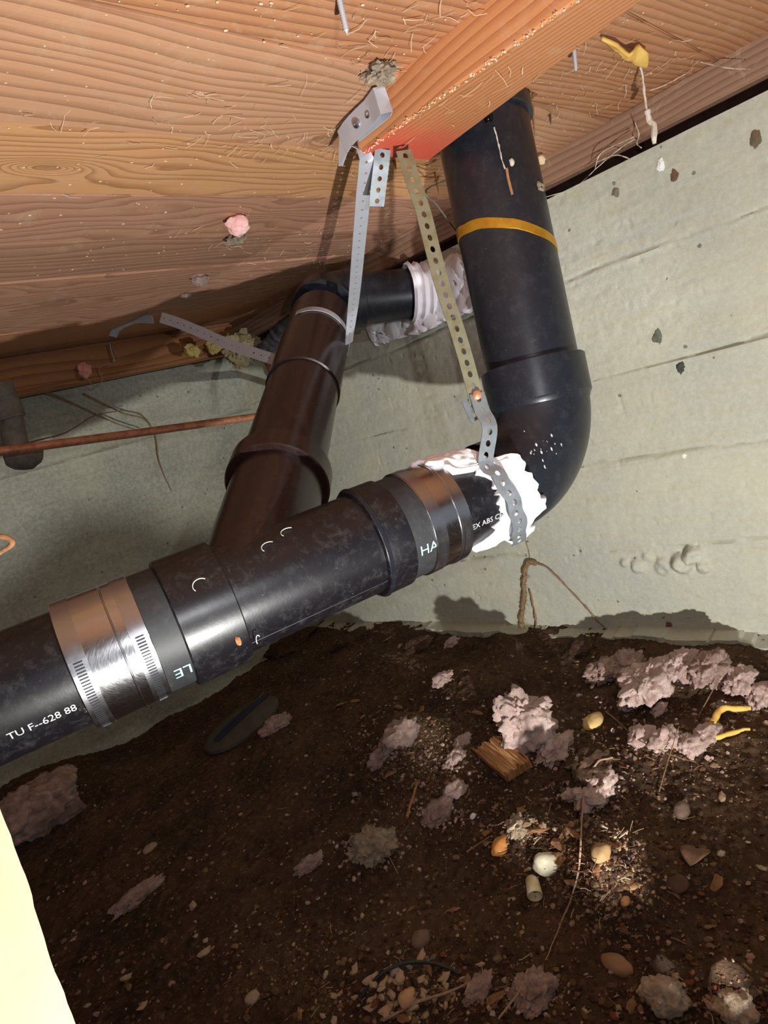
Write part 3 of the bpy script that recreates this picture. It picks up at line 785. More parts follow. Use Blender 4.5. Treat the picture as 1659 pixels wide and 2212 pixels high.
# ------------------------------------------------------------------ white compound round the pipe near the elbow
def white_sleeve():
    th = np.linspace(-.9, 2.75, 90); nt = 46; V = []
    for a in th:
        # left edge of the daub: reaches out on the crown, steps back at the side, out again below
        left = np.interp(a, [-.9, -.1, .25, .65, .9, 1.3, 1.8, 2.2, 2.5, 2.75], [985, 985, 985, 1000, 1048, 1066, 1066, 1050, 1035, 1020])
        right = np.interp(a, [-.9, 0, .6, 1.0, 1.5, 2.0, 2.75], [1075, 1080, 1100, 1150, 1163, 1160, 1150])
        jl = vnoise(np.array([[a * 6, 0, 0]]), 3)[0] * 10 + vnoise(np.array([[a * 15, 0, 0]]), 4)[0] * 7
        jr = vnoise(np.array([[a * 7, 4, 0]]), 5)[0] * 10 + vnoise(np.array([[a * 14, 4, 0]]), 6)[0] * 6
        ta, tb_ = np.interp([left + jl - 50, right + jr - 78], pxs, tts)
        for k in np.linspace(0, 1, nt):
            t = ta + (tb_ - ta) * k
            p3 = np.array([[t * 90, a * 4, 0]])
            e = min(k, 1 - k) * nt / 3; e = min(1, e) ** .5
            r = RP - .0015 + e * (.0080 + .0022 * vnoise(p3, 8)[0] + .0012 * vnoise(p3 * 2.7, 9)[0] + .003 * math.exp(-((a - .4) / .3) ** 2))
            # past the elbow start the axis bends up: follow the centreline
            if t <= t_e2: V.append(mcyl(t, a, r + .0065 * min(1, max(0, (t - t_e2 + .027) / .007))))
            else:
                dd = t - t_e2; k_ = dd / rb
                u = nrm(s1 - cen); v = nrm(MD - u * np.dot(u, MD)); c__ = cen + rb * (u * math.cos(k_) + v * math.sin(k_)); tg = -u * math.sin(k_) + v * math.cos(k_)
                nn = nrm(MN - tg * np.dot(MN, tg)); ee = ME if abs(np.dot(ME, tg)) < .2 else nrm(ME - tg * np.dot(ME, tg)); V.append(c__ + (r + .0065) * (math.cos(a) * nn + math.sin(a) * ee))
    n = len(th)
    Fc = [[i * nt + j, (i + 1) * nt + j, (i + 1) * nt + j + 1, i * nt + j + 1] for i in range(n - 1) for j in range(nt - 1)]
    return np.array(V), Fc
t_e2 = float(np.dot(s1 - MA, MD))
tts = np.linspace(.2, .75, 200); pxs = np.array([proj(MA + MD * k)[0] for k in tts])
V_, F_ = white_sleeve()
o = obj('joint_compound', V_, F_, m_white, angle=60)
md = o.modifiers.new('s', 'SOLIDIFY'); md.thickness = .0015; md.offset = -1
tag(o, 'lumpy white compound daubed round the black pipe below the elbow, under the strap', 'compound')
# white insulation packed round the far pipe at the wall
poly = [(802, 700), (812, 742), (835, 738), (870, 731), (905, 718), (940, 705), (968, 688), (1000, 678), (1032, 662), (1040, 610), (1015, 545), (985, 552), (950, 572), (925, 590), (900, 600), (860, 640)]
base = np.array([PX(a_, b_, XW - .012) for a_, b_ in poly]); cc_ = base.mean(0)
bm = bmesh.new(); vs_ = [bm.verts.new(Vector(p_)) for p_ in base]; bm.faces.new(vs_)
bmesh.ops.triangulate(bm, faces=bm.faces[:])
for _ in range(4): bmesh.ops.subdivide_edges(bm, edges=bm.edges[:], cuts=1, use_grid_fill=True)
V_ = np.array([v.co[:] for v in bm.verts]); bm.verts.index_update(); F_ = [[v.index for v in f.verts] for f in bm.faces]; bm.free()
V_[:, 0] -= .007 * (fbm(V_ * 22, 3, 44) + .4); V_[:, 1] += fbm(V_ * 120, 2, 45) * .003; V_[:, 2] += fbm(V_ * 120, 2, 46) * .003
o = obj('wall_packing', V_, F_, m_white, smooth=True, angle=60)
md = o.modifiers.new('s', 'SOLIDIFY'); md.thickness = .02; md.offset = 0
tag(o, 'white packing stuffed against the concrete behind the far elbow', 'insulation')
V_, F_ = sweep([ce + ED * k for k in np.linspace(.135, .20, 16)], [RP + .002 + .003 * math.sin(i * 1.9) for i in range(16)], 60, cap=False, noise=.002, ns=80)
o = obj('pipe_wrap', V_, F_, m_white); tag(o, 'wrinkled white wrap around the far pipe stub where it meets the wall', 'wrap')

# ------------------------------------------------------------------ copper, iron, post
cp = thing('copper_pipe', PY(300, 935, .95), 'thin copper water pipe running along the back wall', 'pipe')
V_, F_ = sweep([PY(-250, 1008, .97), PY(0, 975, .95), PY(300, 935, .95), PY(560, 899, .95), PY(640, 888, .95)], .0062, 24); obj('run', V_, F_, m_copper, cp)
V_, F_ = sweep([PY(640, 888, .95) + np.array([0, .0, 0]), P(604, 850, 1.24), P(590, 815, 1.27), P(572, 770, 1.32)], .0068, 20); obj('riser', V_, F_, m_copper, cp)
ir = thing('iron_pipe', PY(40, 930, 1.02), 'old grey iron pipe with fittings behind the copper pipe at the left edge', 'pipe')
V_, F_ = sweep([PY(0, 830, 1.04), PY(18, 880, 1.04), PY(40, 985, 1.04)], .017, 28); obj('pipe_wall', V_, F_, m_iron, ir)
V_, F_ = sweep([PY(4, 862, 1.04), PY(24, 905, 1.04)], .021, 28, noise=.001); obj('collar', V_, F_, m_iron, ir)
V_, F_ = lump(PY(52, 985, 1.04), .027, 3, .1, seed=3, squash=(1, 1, .8)); obj('elbow_fitting', V_, F_, m_iron, ir)

# near post at lower left
e0 = P(-14, 1700, .33); e1 = P(166, 2230, .30)
d_ = nrm(e1 - e0); wl = nrm(-cam_r - d_ * np.dot(-cam_r, d_)); dn = nrm(np.cross(d_, wl)); dn = dn if np.dot(dn, cam_f) > 0 else -dn
A_ = e0 - d_ * .02; B_ = e1 + d_ * .16
mbp = MB(); V = []
for k in np.linspace(0, 1, 60):
    c_ = A_ + (B_ - A_) * k; j_ = .0016 * vnoise(np.array([[k * 9, 0, 0]]), 3)[0] + .0006 * vnoise(np.array([[k * 40, 0, 0]]), 5)[0]
    c_ = c_ + wl * j_
    V += [c_, c_ + wl * .09, c_ + wl * .115 + dn * .038, c_ + wl * .025 + dn * .038]
Fc = [[i * 4 + j, i * 4 + (j + 1) % 4, (i + 1) * 4 + (j + 1) % 4, (i + 1) * 4 + j] for i in range(59) for j in range(4)] + [[0, 1, 2, 3], [236, 239, 238, 237]]
o = obj('hatch_post', V, Fc, w_post, angle=30, smooth=False)
tag(o, 'pale sawn timber post edge close by at the lower left corner', 'timber')

# ------------------------------------------------------------------ things on the ground
def clump(name, px, py, r, mat, label, cat, seed, sq=(1, 1, .6), amp=.38, group=None, lift=.3, ns=1.8, rot=0.0, gain=.62, sub=5):
    c_ = onfloor(px, py); c_[2] += r * sq[2] * lift
    V_, F_ = lump(c_, r, sub, amp, ns, seed, sq, .5, rot, 4, True)
    return tag(obj(name, V_, F_, mat, angle=75), label, cat, group)
INS = 'insulation'
m_pale = fluff_mat('pale_rotten_wood', S(190, 160, 128), S(232, 208, 178), S(168, 120, 80), 90)
clump('insulation_tuft', 1135, 1585, .037, m_pink, 'largest pink fibreglass tuft, standing behind the split wood block', INS, 1, (1, .9, .95), lift=.5)
clump('insulation_tuft', 1195, 1622, .021, m_pink, 'small pink fibreglass tuft touching the right side of the largest tuft', INS, 2, (1.3, .8, .6))
clump('insulation_tuft', 1280, 1712, .024, m_pink, 'pink tuft capped with dark dirt, crossed by the long thin root', INS, 3, (1.25, .9, .6))
c_ = onfloor(1280, 1690); V_, F_ = lump(c_ + np.array([.006, .006, .012]), .023, 4, .4, 2.4, 33, (1.3, .9, .5), .6); tag(obj('soil_clod', V_, F_, m_soil), 'dark soil clod sitting on the pink tuft crossed by the root', 'soil')
row = [(1300, 1462, .018, 'leftmost in the pale ridge below the wall'), (1352, 1455, .026, 'broad grey pink one left of centre in the pale ridge'), (1408, 1490, .028, 'one sagging forward in the middle of the pale ridge'), (1475, 1450, .018, 'one behind the dark hollow in the pale ridge'), (1535, 1458, .020, 'one right of centre in the pale ridge'), (1600, 1482, .016, 'low one near the right end of the pale ridge'), (1650, 1512, .015, 'one cut by the right edge of the picture')]
for k, (px, py, r, wh) in enumerate(row):
    clump('insulation_tuft', px, py, r * 1.2, m_dpink if k in (0, 1, 4) else m_pink, 'ragged pink insulation tuft, ' + wh, INS, 10 + k, (1.4, .8, .62), lift=.6)
low = [(1355, 1520, .014, 'just under the ridge, left'), (1425, 1535, .010, 'alone in the dark hollow'), (1385, 1592, .014, 'left of the torn flakes'), (1437, 1604, .017, 'flat pale flake in the lower group'), (1492, 1612, .014, 'lowest of the lower group'), (1528, 1590, .014, 'right of the lower group')]
for k, (px, py, r, wh) in enumerate(low):
    clump('insulation_scrap', px, py, r, m_pink, 'small pink insulation scrap, ' + wh, INS, 20 + k, (1.3, .9, .55), sub=4)
lft = [(862, 1590, .026, 'orange tinged one under the middle of the pipe'), (822, 1640, .016, 'small one left of the rubble, half dark'), (985, 1640, .014, 'narrow one left of the wood block'), (1000, 1605, .012, 'pale crumb above the narrow one'), (950, 1762, .017, 'upright one beside the pale chips'), (985, 1712, .013, 'sloping streak below the wood block'), (960, 1470, .017, 'dim one far back under the coupling'), (975, 1392, .014, 'one at the foot of the wall under the coupling')]
for k, (px, py, r, wh) in enumerate(lft):
    clump('insulation_scrap', px, py, r, m_dpink if k in (0, 1, 4) else m_pink, 'dusty pink insulation scrap, ' + wh, INS, 40 + k, (1.3, .8, .6), sub=4)
clump('insulation_mound', 70, 1770, .065, m_dpink, 'large dim reddish insulation mound below the left pipe', INS, 60, (1.2, .9, .6), .3)
clump('insulation_tuft', 600, 1570, .022, m_dpink, 'dim pink tuft right of the oval plastic piece', INS, 61, (1.2, .9, .6))
clump('insulation_tuft', 300, 1935, .016, m_dpink, 'brown pink flattened tuft in the lower left dirt', INS, 62, (1.9, .8, .4))
clump('insulation_tuft', 670, 1870, .012, m_dpink, 'dim pink tuft left of the grey dust clump', INS, 63, (1.5, .8, .5))
clump('insulation_tuft', 1150, 2145, .017, m_dpink, 'pink grey tuft at the bottom where the long root passes', INS, 64, (1.2, .9, .5))
clump('insulation_tuft', 1035, 2140, .012, m_dpink, 'small pink tuft beside the bottom twig', INS, 65, (1.4, .8, .5))
clump('dust_clump', 800, 1835, .027, m_dust, 'fibrous grey dust clump alone in the middle of the dark floor', 'dust', 70, (.9, 1.0, .65), .45)
clump('dust_clump', 1120, 1785, .012, m_dust, 'greenish grey clump above the orange stone', 'dust', 72, (1.2, 1, .5), .45)
clump('rotten_wood', 1440, 2160, .015, m_pale, 'pale frayed rotten wood lump at the lower right', 'wood', 75, (.8, 1, .8), .22)
clump('rotten_wood', 1590, 2175, .013, m_pale, 'tan rotten wood lump near the lower right corner', 'wood', 76, (1.1, 1, .6), .22)

# wall debris: dirt banked along the wall foot
for k, (px, py, r) in enumerate([(620, 1400, .05), (760, 1385, .035), (900, 1400, .03), (1250, 1400, .025)]):
    clump('soil_bank', px, py, r, m_soil, ['dark crumbly bank of soil under the wye fitting', 'soil bank between the pipe and the wall foot', 'soil bank at the wall foot under the right coupling', 'soil bank at the wall foot left of the pale ridge'][k], 'soil', 80 + k, (1.4, .8, .45), .3, lift=.1)

# split block
c_ = onfloor(1092, 1655) + np.array([0, 0, .012])
bx_ = nrm(onfloor(1150, 1690) - onfloor(1060, 1615)); by_ = nrm(np.cross([0, 0, 1], bx_)); bz_ = nrm(np.cross(bx_, by_) + .25 * by_ * -1)
n1_, n2_ = 34, 22; V = []
for i in range(n1_):
    for j in range(n2_):
        u = i / (n1_ - 1) - .5; v = j / (n2_ - 1) - .5
        e = .0016 * vnoise(np.array([[j * .9, 0, 3]]), 5)[0] + .0012 * vnoise(np.array([[j * 2.3, i * .12, 3]]), 6)[0]
        ul = u * (.064 + .012 * vnoise(np.array([[j * .5, 9, 3]]), 7)[0])
        V.append(c_ + bx_ * ul + by_ * v * .040 + bz_ * (.006 + e))
t_ = len(V)
for i in range(n1_):
    for j in range(n2_):
        u = i / (n1_ - 1) - .5; v = j / (n2_ - 1) - .5
        V.append(c_ + bx_ * u * .058 + by_ * v * .038 - bz_ * .009)
id_ = lambda i, j: i * n2_ + j
Fc = [[id_(i, j), id_(i + 1, j), id_(i + 1, j + 1), id_(i, j + 1)] for i in range(n1_ - 1) for j in range(n2_ - 1)]
Fc += [[t_ + x for x in q_][::-1] for q_ in Fc]
bd = [id_(i, 0) for i in range(n1_)] + [id_(n1_ - 1, j) for j in range(1, n2_)] + [id_(i, n2_ - 1) for i in range(n1_ - 2, -1, -1)] + [id_(0, j) for j in range(n2_ - 2, 0, -1)]
Fc += [[bd[(k + 1) % len(bd)], bd[k], t_ + bd[k], t_ + bd[(k + 1) % len(bd)]] for k in range(len(bd))]
Mw = MT('split_wood', .8, spec=.2); cw = Mw.coord()
ang_ = math.atan2(bx_[1], bx_[0])
nw = Mw.noise(Mw.mapp(Mw.mapp(cw, rot=(0, 0, -ang_)), (14, 420, 60)), 1.0, 4, .6)
Mw.base(Mw.ramp(nw, [(.35, S(120, 76, 44)), (.5, S(190, 140, 92)), (.68, S(216, 172, 122))])); Mw.bump(nw, .6, .001)
tag(obj('wood_block', np.array(V), Fc, Mw.m, angle=40), 'split tan offcut of wood lying in front of the largest pink tuft', 'wood')

# single stones and the like
def stone(name, px, py, r, col, label, cat, seed, sq=(1, .8, .7), rough=.7, lift=.35, rot=0.0, amp=.18):
    c_ = onfloor(px, py); c_[2] += r * sq[2] * lift
    V_, F_ = lump(c_, r, 3, amp, 1.3, seed, sq, .5, rot)
    mm = plain(name + '_surface', S(*col), S(*[min(255, int(c * 1.15)) for c in col]), rough, 150, .3)
    return tag(obj(name, V_, F_, mm, angle=60), label, cat)
stone('white_stone', 1182, 1872, .0125, (214, 208, 180), 'egg-shaped off-white stone right of the lower snail-like shell', 'stone', 1, (.8, 1.2, .8), rot=.6)
stone('orange_stone', 1085, 1830, .011, (206, 140, 76), 'shiny orange brown stone with twigs beside it', 'stone', 2, (1.3, .8, .7), .35)
stone('brown_stone', 1300, 1848, .010, (150, 120, 84), 'olive brown stone just behind the white stone', 'stone', 3)
stone('small_stone', 1352, 1949, .005, (210, 160, 108), 'small tan stone at the right edge of the lit wedge', 'stone', 4)
stone('long_stone', 1336, 2090, .010, (150, 118, 88), 'elongated brown stone in the dark lower right', 'stone', 5, (.8, 1.3, .7))
stone('round_stone', 1475, 1755, .010, (112, 92, 80), 'round grey stone in the dark right of the long root', 'stone', 6)
stone('flat_stone', 1462, 1912, .010, (84, 62, 48), 'flat dark disc-like stone below the dead leaf', 'stone', 7, (1.2, 1, .35))
stone('grey_stone', 910, 2035, .010, (120, 98, 82), 'grey brown stone above the black cable', 'stone', 8)
stone('tan_stone', 880, 2160, .008, (190, 150, 110), 'tan stone at the bottom below the black cable', 'stone', 9)
stone('pale_stone', 545, 2160, .007, (160, 140, 118), 'pale stone at the bottom left of the cable', 'stone', 10)
stone('pale_pebble', 325, 1835, .009, (150, 132, 112), 'pale pebble in the dark lower left', 'stone', 11, (1.2, .8, .6))
stone('yellow_husk', 1283, 1562, .014, (200, 170, 112), 'pale yellow husk right of the largest pink tuft', 'husk', 12, (1.3, .8, .6))
stone('white_chip', 1022, 1765, .004, (225, 225, 230), 'tiny bright white chip beside the crumbly rubble', 'chip', 13)
# snail-like tube
c_ = onfloor(1156, 1930) + np.array([0, 0, .006]); ax_ = nrm(onfloor(1160, 1955) - onfloor(1150, 1905)); 
V_, F_ = lathe(c_ - ax_ * .012, ax_, [(0, .001), (.001, .004), (.004, .0062), (.020, .0072), (.0205, .0066), (.012, .0055), (.004, .001)], 28)
sh = obj('empty_shell', V_, F_, plain('shell', S(205, 180, 120), S(238, 232, 215), .35, 90, .1), angle=60); tag(sh, 'small open yellow white shell with a dark mouth, in front of the white stone', 'shell')
# leaf
c_ = onfloor(1505, 1850) + np.array([0, 0, .004]); V = []; Fc = []
for i in range(13):
    for j in range(7):
        u = i / 12; v = j / 6 - .5; wv = .5 * math.sin(math.pi * u) ** .7 * .024
        V.append(c_ + np.array([(u - .5) * .034, v * wv * 2, .004 * math.sin(u * 5) + .05 * abs(v) * wv * 4]))
Fc = [[i * 7 + j, (i + 1) * 7 + j, (i + 1) * 7 + j + 1, i * 7 + j + 1] for i in range(12) for j in range(6)]
lf = obj('dead_leaf', np.array(V), Fc, plain('leaf', S(110, 82, 62), S(132, 100, 76), .8, 200, .5)); md = lf.modifiers.new('s', 'SOLIDIFY'); md.thickness = .0005; tag(lf, 'curled brown dead leaf in the dark at right', 'leaf')
# oval plastic piece with a blue stripe
c_ = onfloor(528, 1570) + np.array([0, 0, .010]); ov = thing('oval_plastic', c_, 'dull grey oval plastic piece with a dark blue stripe lying in the dirt', 'plastic')
dx_ = nrm(onfloor(600, 1495) - onfloor(455, 1630)); dy_ = nrm(np.cross([0, 0, 1], dx_)); dz_ = np.array([0, 0, 1.0])
V = []; Fc = []; a_ = np.linspace(0, 2 * math.pi, 48, endpoint=False)
for s_, h_ in ((.0, .010), (.5, .009), (.85, .006), (1, 0), (1, -.006)):
    for t in a_: V.append(c_ + dx_ * .086 * s_ * math.cos(t) + dy_ * .052 * s_ * math.sin(t) + dz_ * h_)
Fc = [[i * 48 + j, (i + 1) * 48 + j, (i + 1) * 48 + (j + 1) % 48, i * 48 + (j + 1) % 48] for i in range(4) for j in range(48)]
obj('body', np.array(V), Fc, plain('grey_plastic', S(74, 68, 60), S(92, 84, 74), .6, 40, .2), ov)
V = []; 
for u in np.linspace(-.8, .85, 24):
    for v in np.linspace(-.22, .22, 5):
        h_ = .0108 - .0048 * (u * u + v * v) ** 1.4
        V.append(c_ + dx_ * .086 * u + dy_ * .052 * v * math.sqrt(max(0, 1 - u * u * .8)) + dz_ * h_)
Fc = [[i * 5 + j, (i + 1) * 5 + j, (i + 1) * 5 + j + 1, i * 5 + j + 1] for i in range(23) for j in range(4)]
obj('stripe', np.array(V), Fc, plain('blue_plastic', S(36, 40, 62), S(48, 52, 78), .5, 40, .1), ov)['label'] = 'dark blue stripe'

# roots, twigs, cable: (pixels on the floor, lift, radius)
def strand(name, pts, r, mat, label, cat, n=70, seg=8, taper=.5, wob=.0006, group=None):
    p_ = spline(pts, n); p_ = p_ + np.stack([fbm(p_ * 60, 2, 7), fbm(p_ * 60, 2, 8), fbm(p_ * 60, 2, 9)], 1) * wob
    rr_ = np.interp(np.linspace(0, 1, len(p_)), [0, 1], [r, r * taper]) * (1 + .2 * fbm(p_ * 150, 2, 11))
    V_, F_ = sweep(p_, rr_, seg); return tag(obj(name, V_, F_, mat, angle=80), label, cat, group)
def fl(lst): return [onfloor(a_, b_) + np.array([0, 0, h_]) for a_, b_, h_ in lst]
m_rootp = plain('pale_root', S(150, 122, 100), S(176, 150, 128), .8, 300, .4)
strand('long_root', fl([(1330, 1668, .018), (1300, 1690, .024), (1272, 1740, .018), (1262, 1830, .012), (1256, 1900, .010), (1235, 1960, .006), (1210, 2020, .005), (1180, 2080, .003)]), .0012, m_rootp, 'long thin pale root arching over the pink tuft and down the dark floor', 'root', 120)
strand('bottom_root', fl([(1150, 2120, .012), (1125, 2170, .010), (1085, 2225, .010)]), .0013, m_rootp, 'thin root running off the bottom edge below the pink grey tuft', 'root')
strand('pale_twig', fl([(830, 2215, .004), (900, 2180, .006), (960, 2160, .006), (1010, 2140, .006), (1060, 2115, .005)]), .0014, m_rootp, 'pale twig lying at the bottom centre of the floor', 'twig')
strand('black_cable', fl([(780, 2160, .002), (830, 2110, .004), (890, 2092, .006), (950, 2094, .005), (995, 2108, .002)]), .0014, m_rubber, 'thin black cable curving on the dirt near the bottom', 'cable', taper=1, wob=0)
strand('thin_twig', fl([(1312, 1548, .008), (1380, 1610, .010), (1440, 1640, .008), (1510, 1655, .004)]), .0009, m_root, 'thin dark twig running below the pink scraps at right', 'twig')
strand('thin_twig', fl([(1425, 1715, .003), (1450, 1660, .012), (1475, 1600, .018)]), .0008, m_root, 'thin twig leaning up from the dark soil at right', 'twig')
strand('thin_twig', fl([(1510, 1555, .005), (1560, 1500, .02)]), .0009, m_root, 'short twig in the hollow of the pale ridge', 'twig')
strand('thin_twig', fl([(1010, 1845, .003), (1060, 1818, .006)]), .0010, m_splint, 'reddish splinter beside the orange stone', 'twig')
strand('thin_twig', fl([(880, 1770, .002), (905, 1700, .008)]), .0022, m_splint, 'thick pale splinter in the crumbly rubble', 'twig')
strand('thin_twig', fl([(830, 1835, .004), (862, 1895, .004)]), .0009, m_rootp, 'thin pale twig at the right of the dust clump', 'twig')
strand('thin_twig', fl([(1205, 1840, .004), (1290, 1782, .008)]), .0010, m_root, 'dark twig behind the white stone', 'twig')
bone = [(1540, 1580, .01), (1565, 1556, .014), (1600, 1552, .012), (1624, 1545, .008)]
strand('yellow_peel', fl(bone), .004, m_foam, 'ragged yellow peel at the right of the pink scraps', 'peel', 40, taper=.6, wob=.002)
strand('yellow_peel', fl([(1545, 1600, .004), (1590, 1592, .006), (1620, 1580, .004)]), .003, m_foam, 'thin yellow peel just below the ragged one', 'peel', 40, taper=.5, wob=.002)

# roots climbing the wall
def wl_(lst, off=.006): return [PX(a_, b_, XW - off) for a_, b_ in lst]
m_rootw = plain('wall_root', S(122, 96, 66), S(160, 132, 98), .9, 200, .6)
rt = thing('wall_root', PX(1135, 1370, XW - .006), 'hairy brown root hanging down the wall foot in a bent loop', 'root')
def part_strand(nm, pts, r, parent, n=60, wob=.0008, taper=.6, mat=None):
    p_ = spline(pts, n); p_ = p_ + np.stack([fbm(p_ * 60, 2, 7), fbm(p_ * 60, 2, 8), fbm(p_ * 60, 2, 9)], 1) * wob
    rr_ = np.interp(np.linspace(0, 1, len(p_)), [0, 1], [r, r * taper]) * (1 + .35 * fbm(p_ * 150, 3, 11))
    V_, F_ = sweep(p_, rr_, 8); return obj(nm, V_, F_, mat or m_rootw, parent)
part_strand('main_root', wl_([(1158, 1218), (1142, 1216), (1133, 1240), (1132, 1290), (1126, 1340), (1128, 1375)], .008), .0042, rt, 90, .0016, 1.1)
part_strand('side_root', wl_([(1150, 1216), (1175, 1222), (1205, 1248), (1250, 1295), (1285, 1335), (1318, 1368)], .006), .0018, rt, 90, .001)
part_strand('fine_root', wl_([(1116, 1118), (1132, 1160), (1142, 1190), (1145, 1216)], .003), .0008, rt, 40, .0005)
part_strand('fine_root', wl_([(1145, 1275), (1152, 1310), (1156, 1330), (1160, 1385)], .008), .0014, rt, 40, .001, 1.5)
hm = MB()
for k in range(90):
    t_ = rng.uniform(); c_ = PX(1133 - 6 * t_ + rng.uniform(-6, 6), 1228 + 150 * t_, XW - .009); d_ = nrm(rng.normal(size=3)) * rng.uniform(.003, .008)
    V_, F_ = sweep([c_, c_ + d_ * .5, c_ + d_ + rng.normal(size=3) * .001], .0004, 4); hm.add(V_, F_)
h_ = hm.build('root_hairs', m_rootw, rt); h_['kind'] = 'stuff'

# flecks stuck on the right wall
stone_on = [(1427, 357, .0055, (250, 250, 250), 'bright white chip stuck high on the concrete wall', 'chip'), (1457, 380, .0055, (110, 84, 64), 'brown husk on the wall right of the white chip', 'husk'), (1330, 415, .005, (120, 112, 92), 'grey brown husk on the wall left of the white chip', 'husk'), (1633, 300, .007, (110, 96, 74), 'brown husk on the wall at the right edge', 'husk'), (1470, 795, .006, (72, 72, 62), 'dark blotch of grime in the middle of the wall', 'grime'), (1420, 730, .007, (100, 102, 88), 'grey smudge of grime above the dark blotch', 'grime'), (1478, 985, .003, (240, 235, 215), 'tiny pale chip lower on the wall', 'chip'), (1444, 1350, .005, (120, 80, 70), 'reddish crumb on the footing ledge at right', 'crumb')]
for k, (px, py, r, col, lb, ct) in enumerate(stone_on):
    V_, F_ = lump(PX(px, py, XW - .0015), r, 3, .5, 2.0, 200 + k, (.3, .8, 1.1), .6)
    tag(obj({'chip': 'paint_chip', 'husk': 'insect_husk', 'grime': 'grime_blotch', 'crumb': 'soil_crumb'}[ct], V_, F_, plain('fleck', S(*col), S(*[min(255, int(c * 1.1)) for c in col]), .8, 200, .4)), lb, ct)

# ------------------------------------------------------------------ things under the ceiling
def cz_(px, py, dz=0.0): return PZ(px, py, ZC) - np.array([0, 0, dz])
V_, F_ = lump(cz_(507, 468, .010), .0125, 4, .22, 1.8, 301, (1, .9, .9)); tag(obj('foam_ball', V_, F_, plain('pink_foam', S(236, 170, 170), S(246, 214, 204), .8, 70, .5)), 'pink foam ball stuck under the brown planks left of the straps', 'foam')
V_, F_ = lump(cz_(505, 510, .005), .010, 4, .5, 2.5, 302, (1.2, 1, .4), .65); tag(obj('web_clump', V_, F_, m_dust), 'grey web clump right below the pink foam ball', 'web')
V_, F_ = lump(cz_(428, 595, .006), .013, 4, .3, 2.2, 303, (1, .8, .6)); tag(obj('foam_crumb', V_, F_, m_dpink), 'dull pink foam crumb further back than the pink ball', 'foam')
V_, F_ = lump(cz_(400, 634, .004), .008, 3, .3, 2.2, 304, (1, .8, .6)); tag(obj('foam_crumb', V_, F_, m_dpink), 'smallest pink foam crumb near the ceiling shadow', 'foam')
V_, F_ = lump(PZ(183, 800, .18), .011, 4, .25, 1.8, 305, (.9, .9, 1.1)); tag(obj('foam_crumb', V_, F_, plain('pink_foam_b', S(206, 130, 120), S(200, 160, 140), .8, 70, .5)), 'pink foam crumb hanging on the rim board at far left', 'foam')
V_, F_ = lump(cz_(820, 140, .006), .011, 4, .5, 2.5, 306, (1.1, 1, .5), .65); tag(obj('web_clump', V_, F_, m_dust), 'straw coloured web clump above the folded strap loop', 'web')
# torn yellow foam scrap and its dangling web
yp = [(1300, 68), (1330, 72), (1352, 84), (1378, 84), (1396, 92), (1392, 112), (1374, 126), (1362, 112), (1345, 98), (1318, 84)]
bm = bmesh.new(); vs_ = [bm.verts.new(Vector(cz_(a_, b_, .004 + .004 * (k % 3)))) for k, (a_, b_) in enumerate(yp)]; bm.faces.new(vs_); bmesh.ops.triangulate(bm, faces=bm.faces[:])
for _ in range(2): bmesh.ops.subdivide_edges(bm, edges=bm.edges[:], cuts=1, use_grid_fill=True)
V_ = np.array([v.co[:] for v in bm.verts]); bm.verts.index_update(); F_ = [[v.index for v in f.verts] for f in bm.faces]; bm.free()
V_ += (fbm(V_ * 120, 3, 8) * .0012)[:, None]
o = obj('foam_scrap', V_, F_, m_foam); md = o.modifiers.new('s', 'SOLIDIFY'); md.thickness = .003; tag(o, 'torn yellow foam scrap hanging under the planks at upper right', 'foam')
q0 = cz_(1380, 124, .008); hw = thing('hanging_web', q0, 'dusty web thread with lumpy white end dangling from the yellow scrap', 'cobweb')
dn_ = lambda px, py: PX(px, py, q0[0] + .01)
part_strand('thread', [q0, dn_(1388, 170), dn_(1394, 215), dn_(1398, 240)], .0011, hw, 40, .0012, 1.2, m_web)
part_strand('lumpy_end', [dn_(1398, 236), dn_(1400, 258), dn_(1409, 272), dn_(1412, 305)], .0032, hw, 40, .003, .8, m_web)
def ceil_screw(px, py, px2, py2, label):
    a_ = cz_(px, py, -.002); b_ = a_ + nrm(PX(px2, py2, a_[0]) - a_) * .022
    prof = []; n_ = 30
    for k in range(n_ + 1):
        prof.append((.022 * k / n_, (.0021 if k % 2 else .0015) * (1 if k < n_ - 3 else (n_ - k) / 3 * .9 + .02)))
    V_, F_ = lathe(a_, b_ - a_, prof, 14); tag(obj('screw_tip', V_, F_, m_strapp, angle=80), label, 'screw')
ceil_screw(1240, 98, 1244, 150, 'steel screw tip poking down through the planks right of the block')
ceil_screw(733, -4, 740, 30, 'steel screw tip poking down at the top edge left of the block')
# splinters round the pipe hole
hs = [(1020, 262, 1046, 268), (1030, 245, 1046, 300), (975, 300, 960, 330), (955, 318, 972, 334), (1150, 225, 1156, 300), (1188, 245, 1190, 270), (852, 348, 856, 368), (925, 355, 918, 370), (940, 372, 948, 420), (950, 380, 936, 395), (1000, 268, 1002, 280), (985, 310, 1000, 312), (945, 345, 915, 366)]
SPL = ['wood splinter peeking out at the block edge above the tar drip', 'longest splinter hanging in front of the riser below the block', 'splinter pointing left at the block corner near the riser', 'short splinter just left of the riser under the block', 'long dark splinter down the right side of the riser top', 'stubby dark splinter on the planks right of the riser', 'tiny dark splinter behind the two straps', 'small splinter between curved strap and riser, upper', 'long dark splinter hanging between curved strap and riser', 'slanting splinter beside the long dark one near the strap', 'tiny splinter tip just under the block edge at the riser', 'sideways splinter lying across the riser left edge', 'splinter leaning left behind the curved strap top']
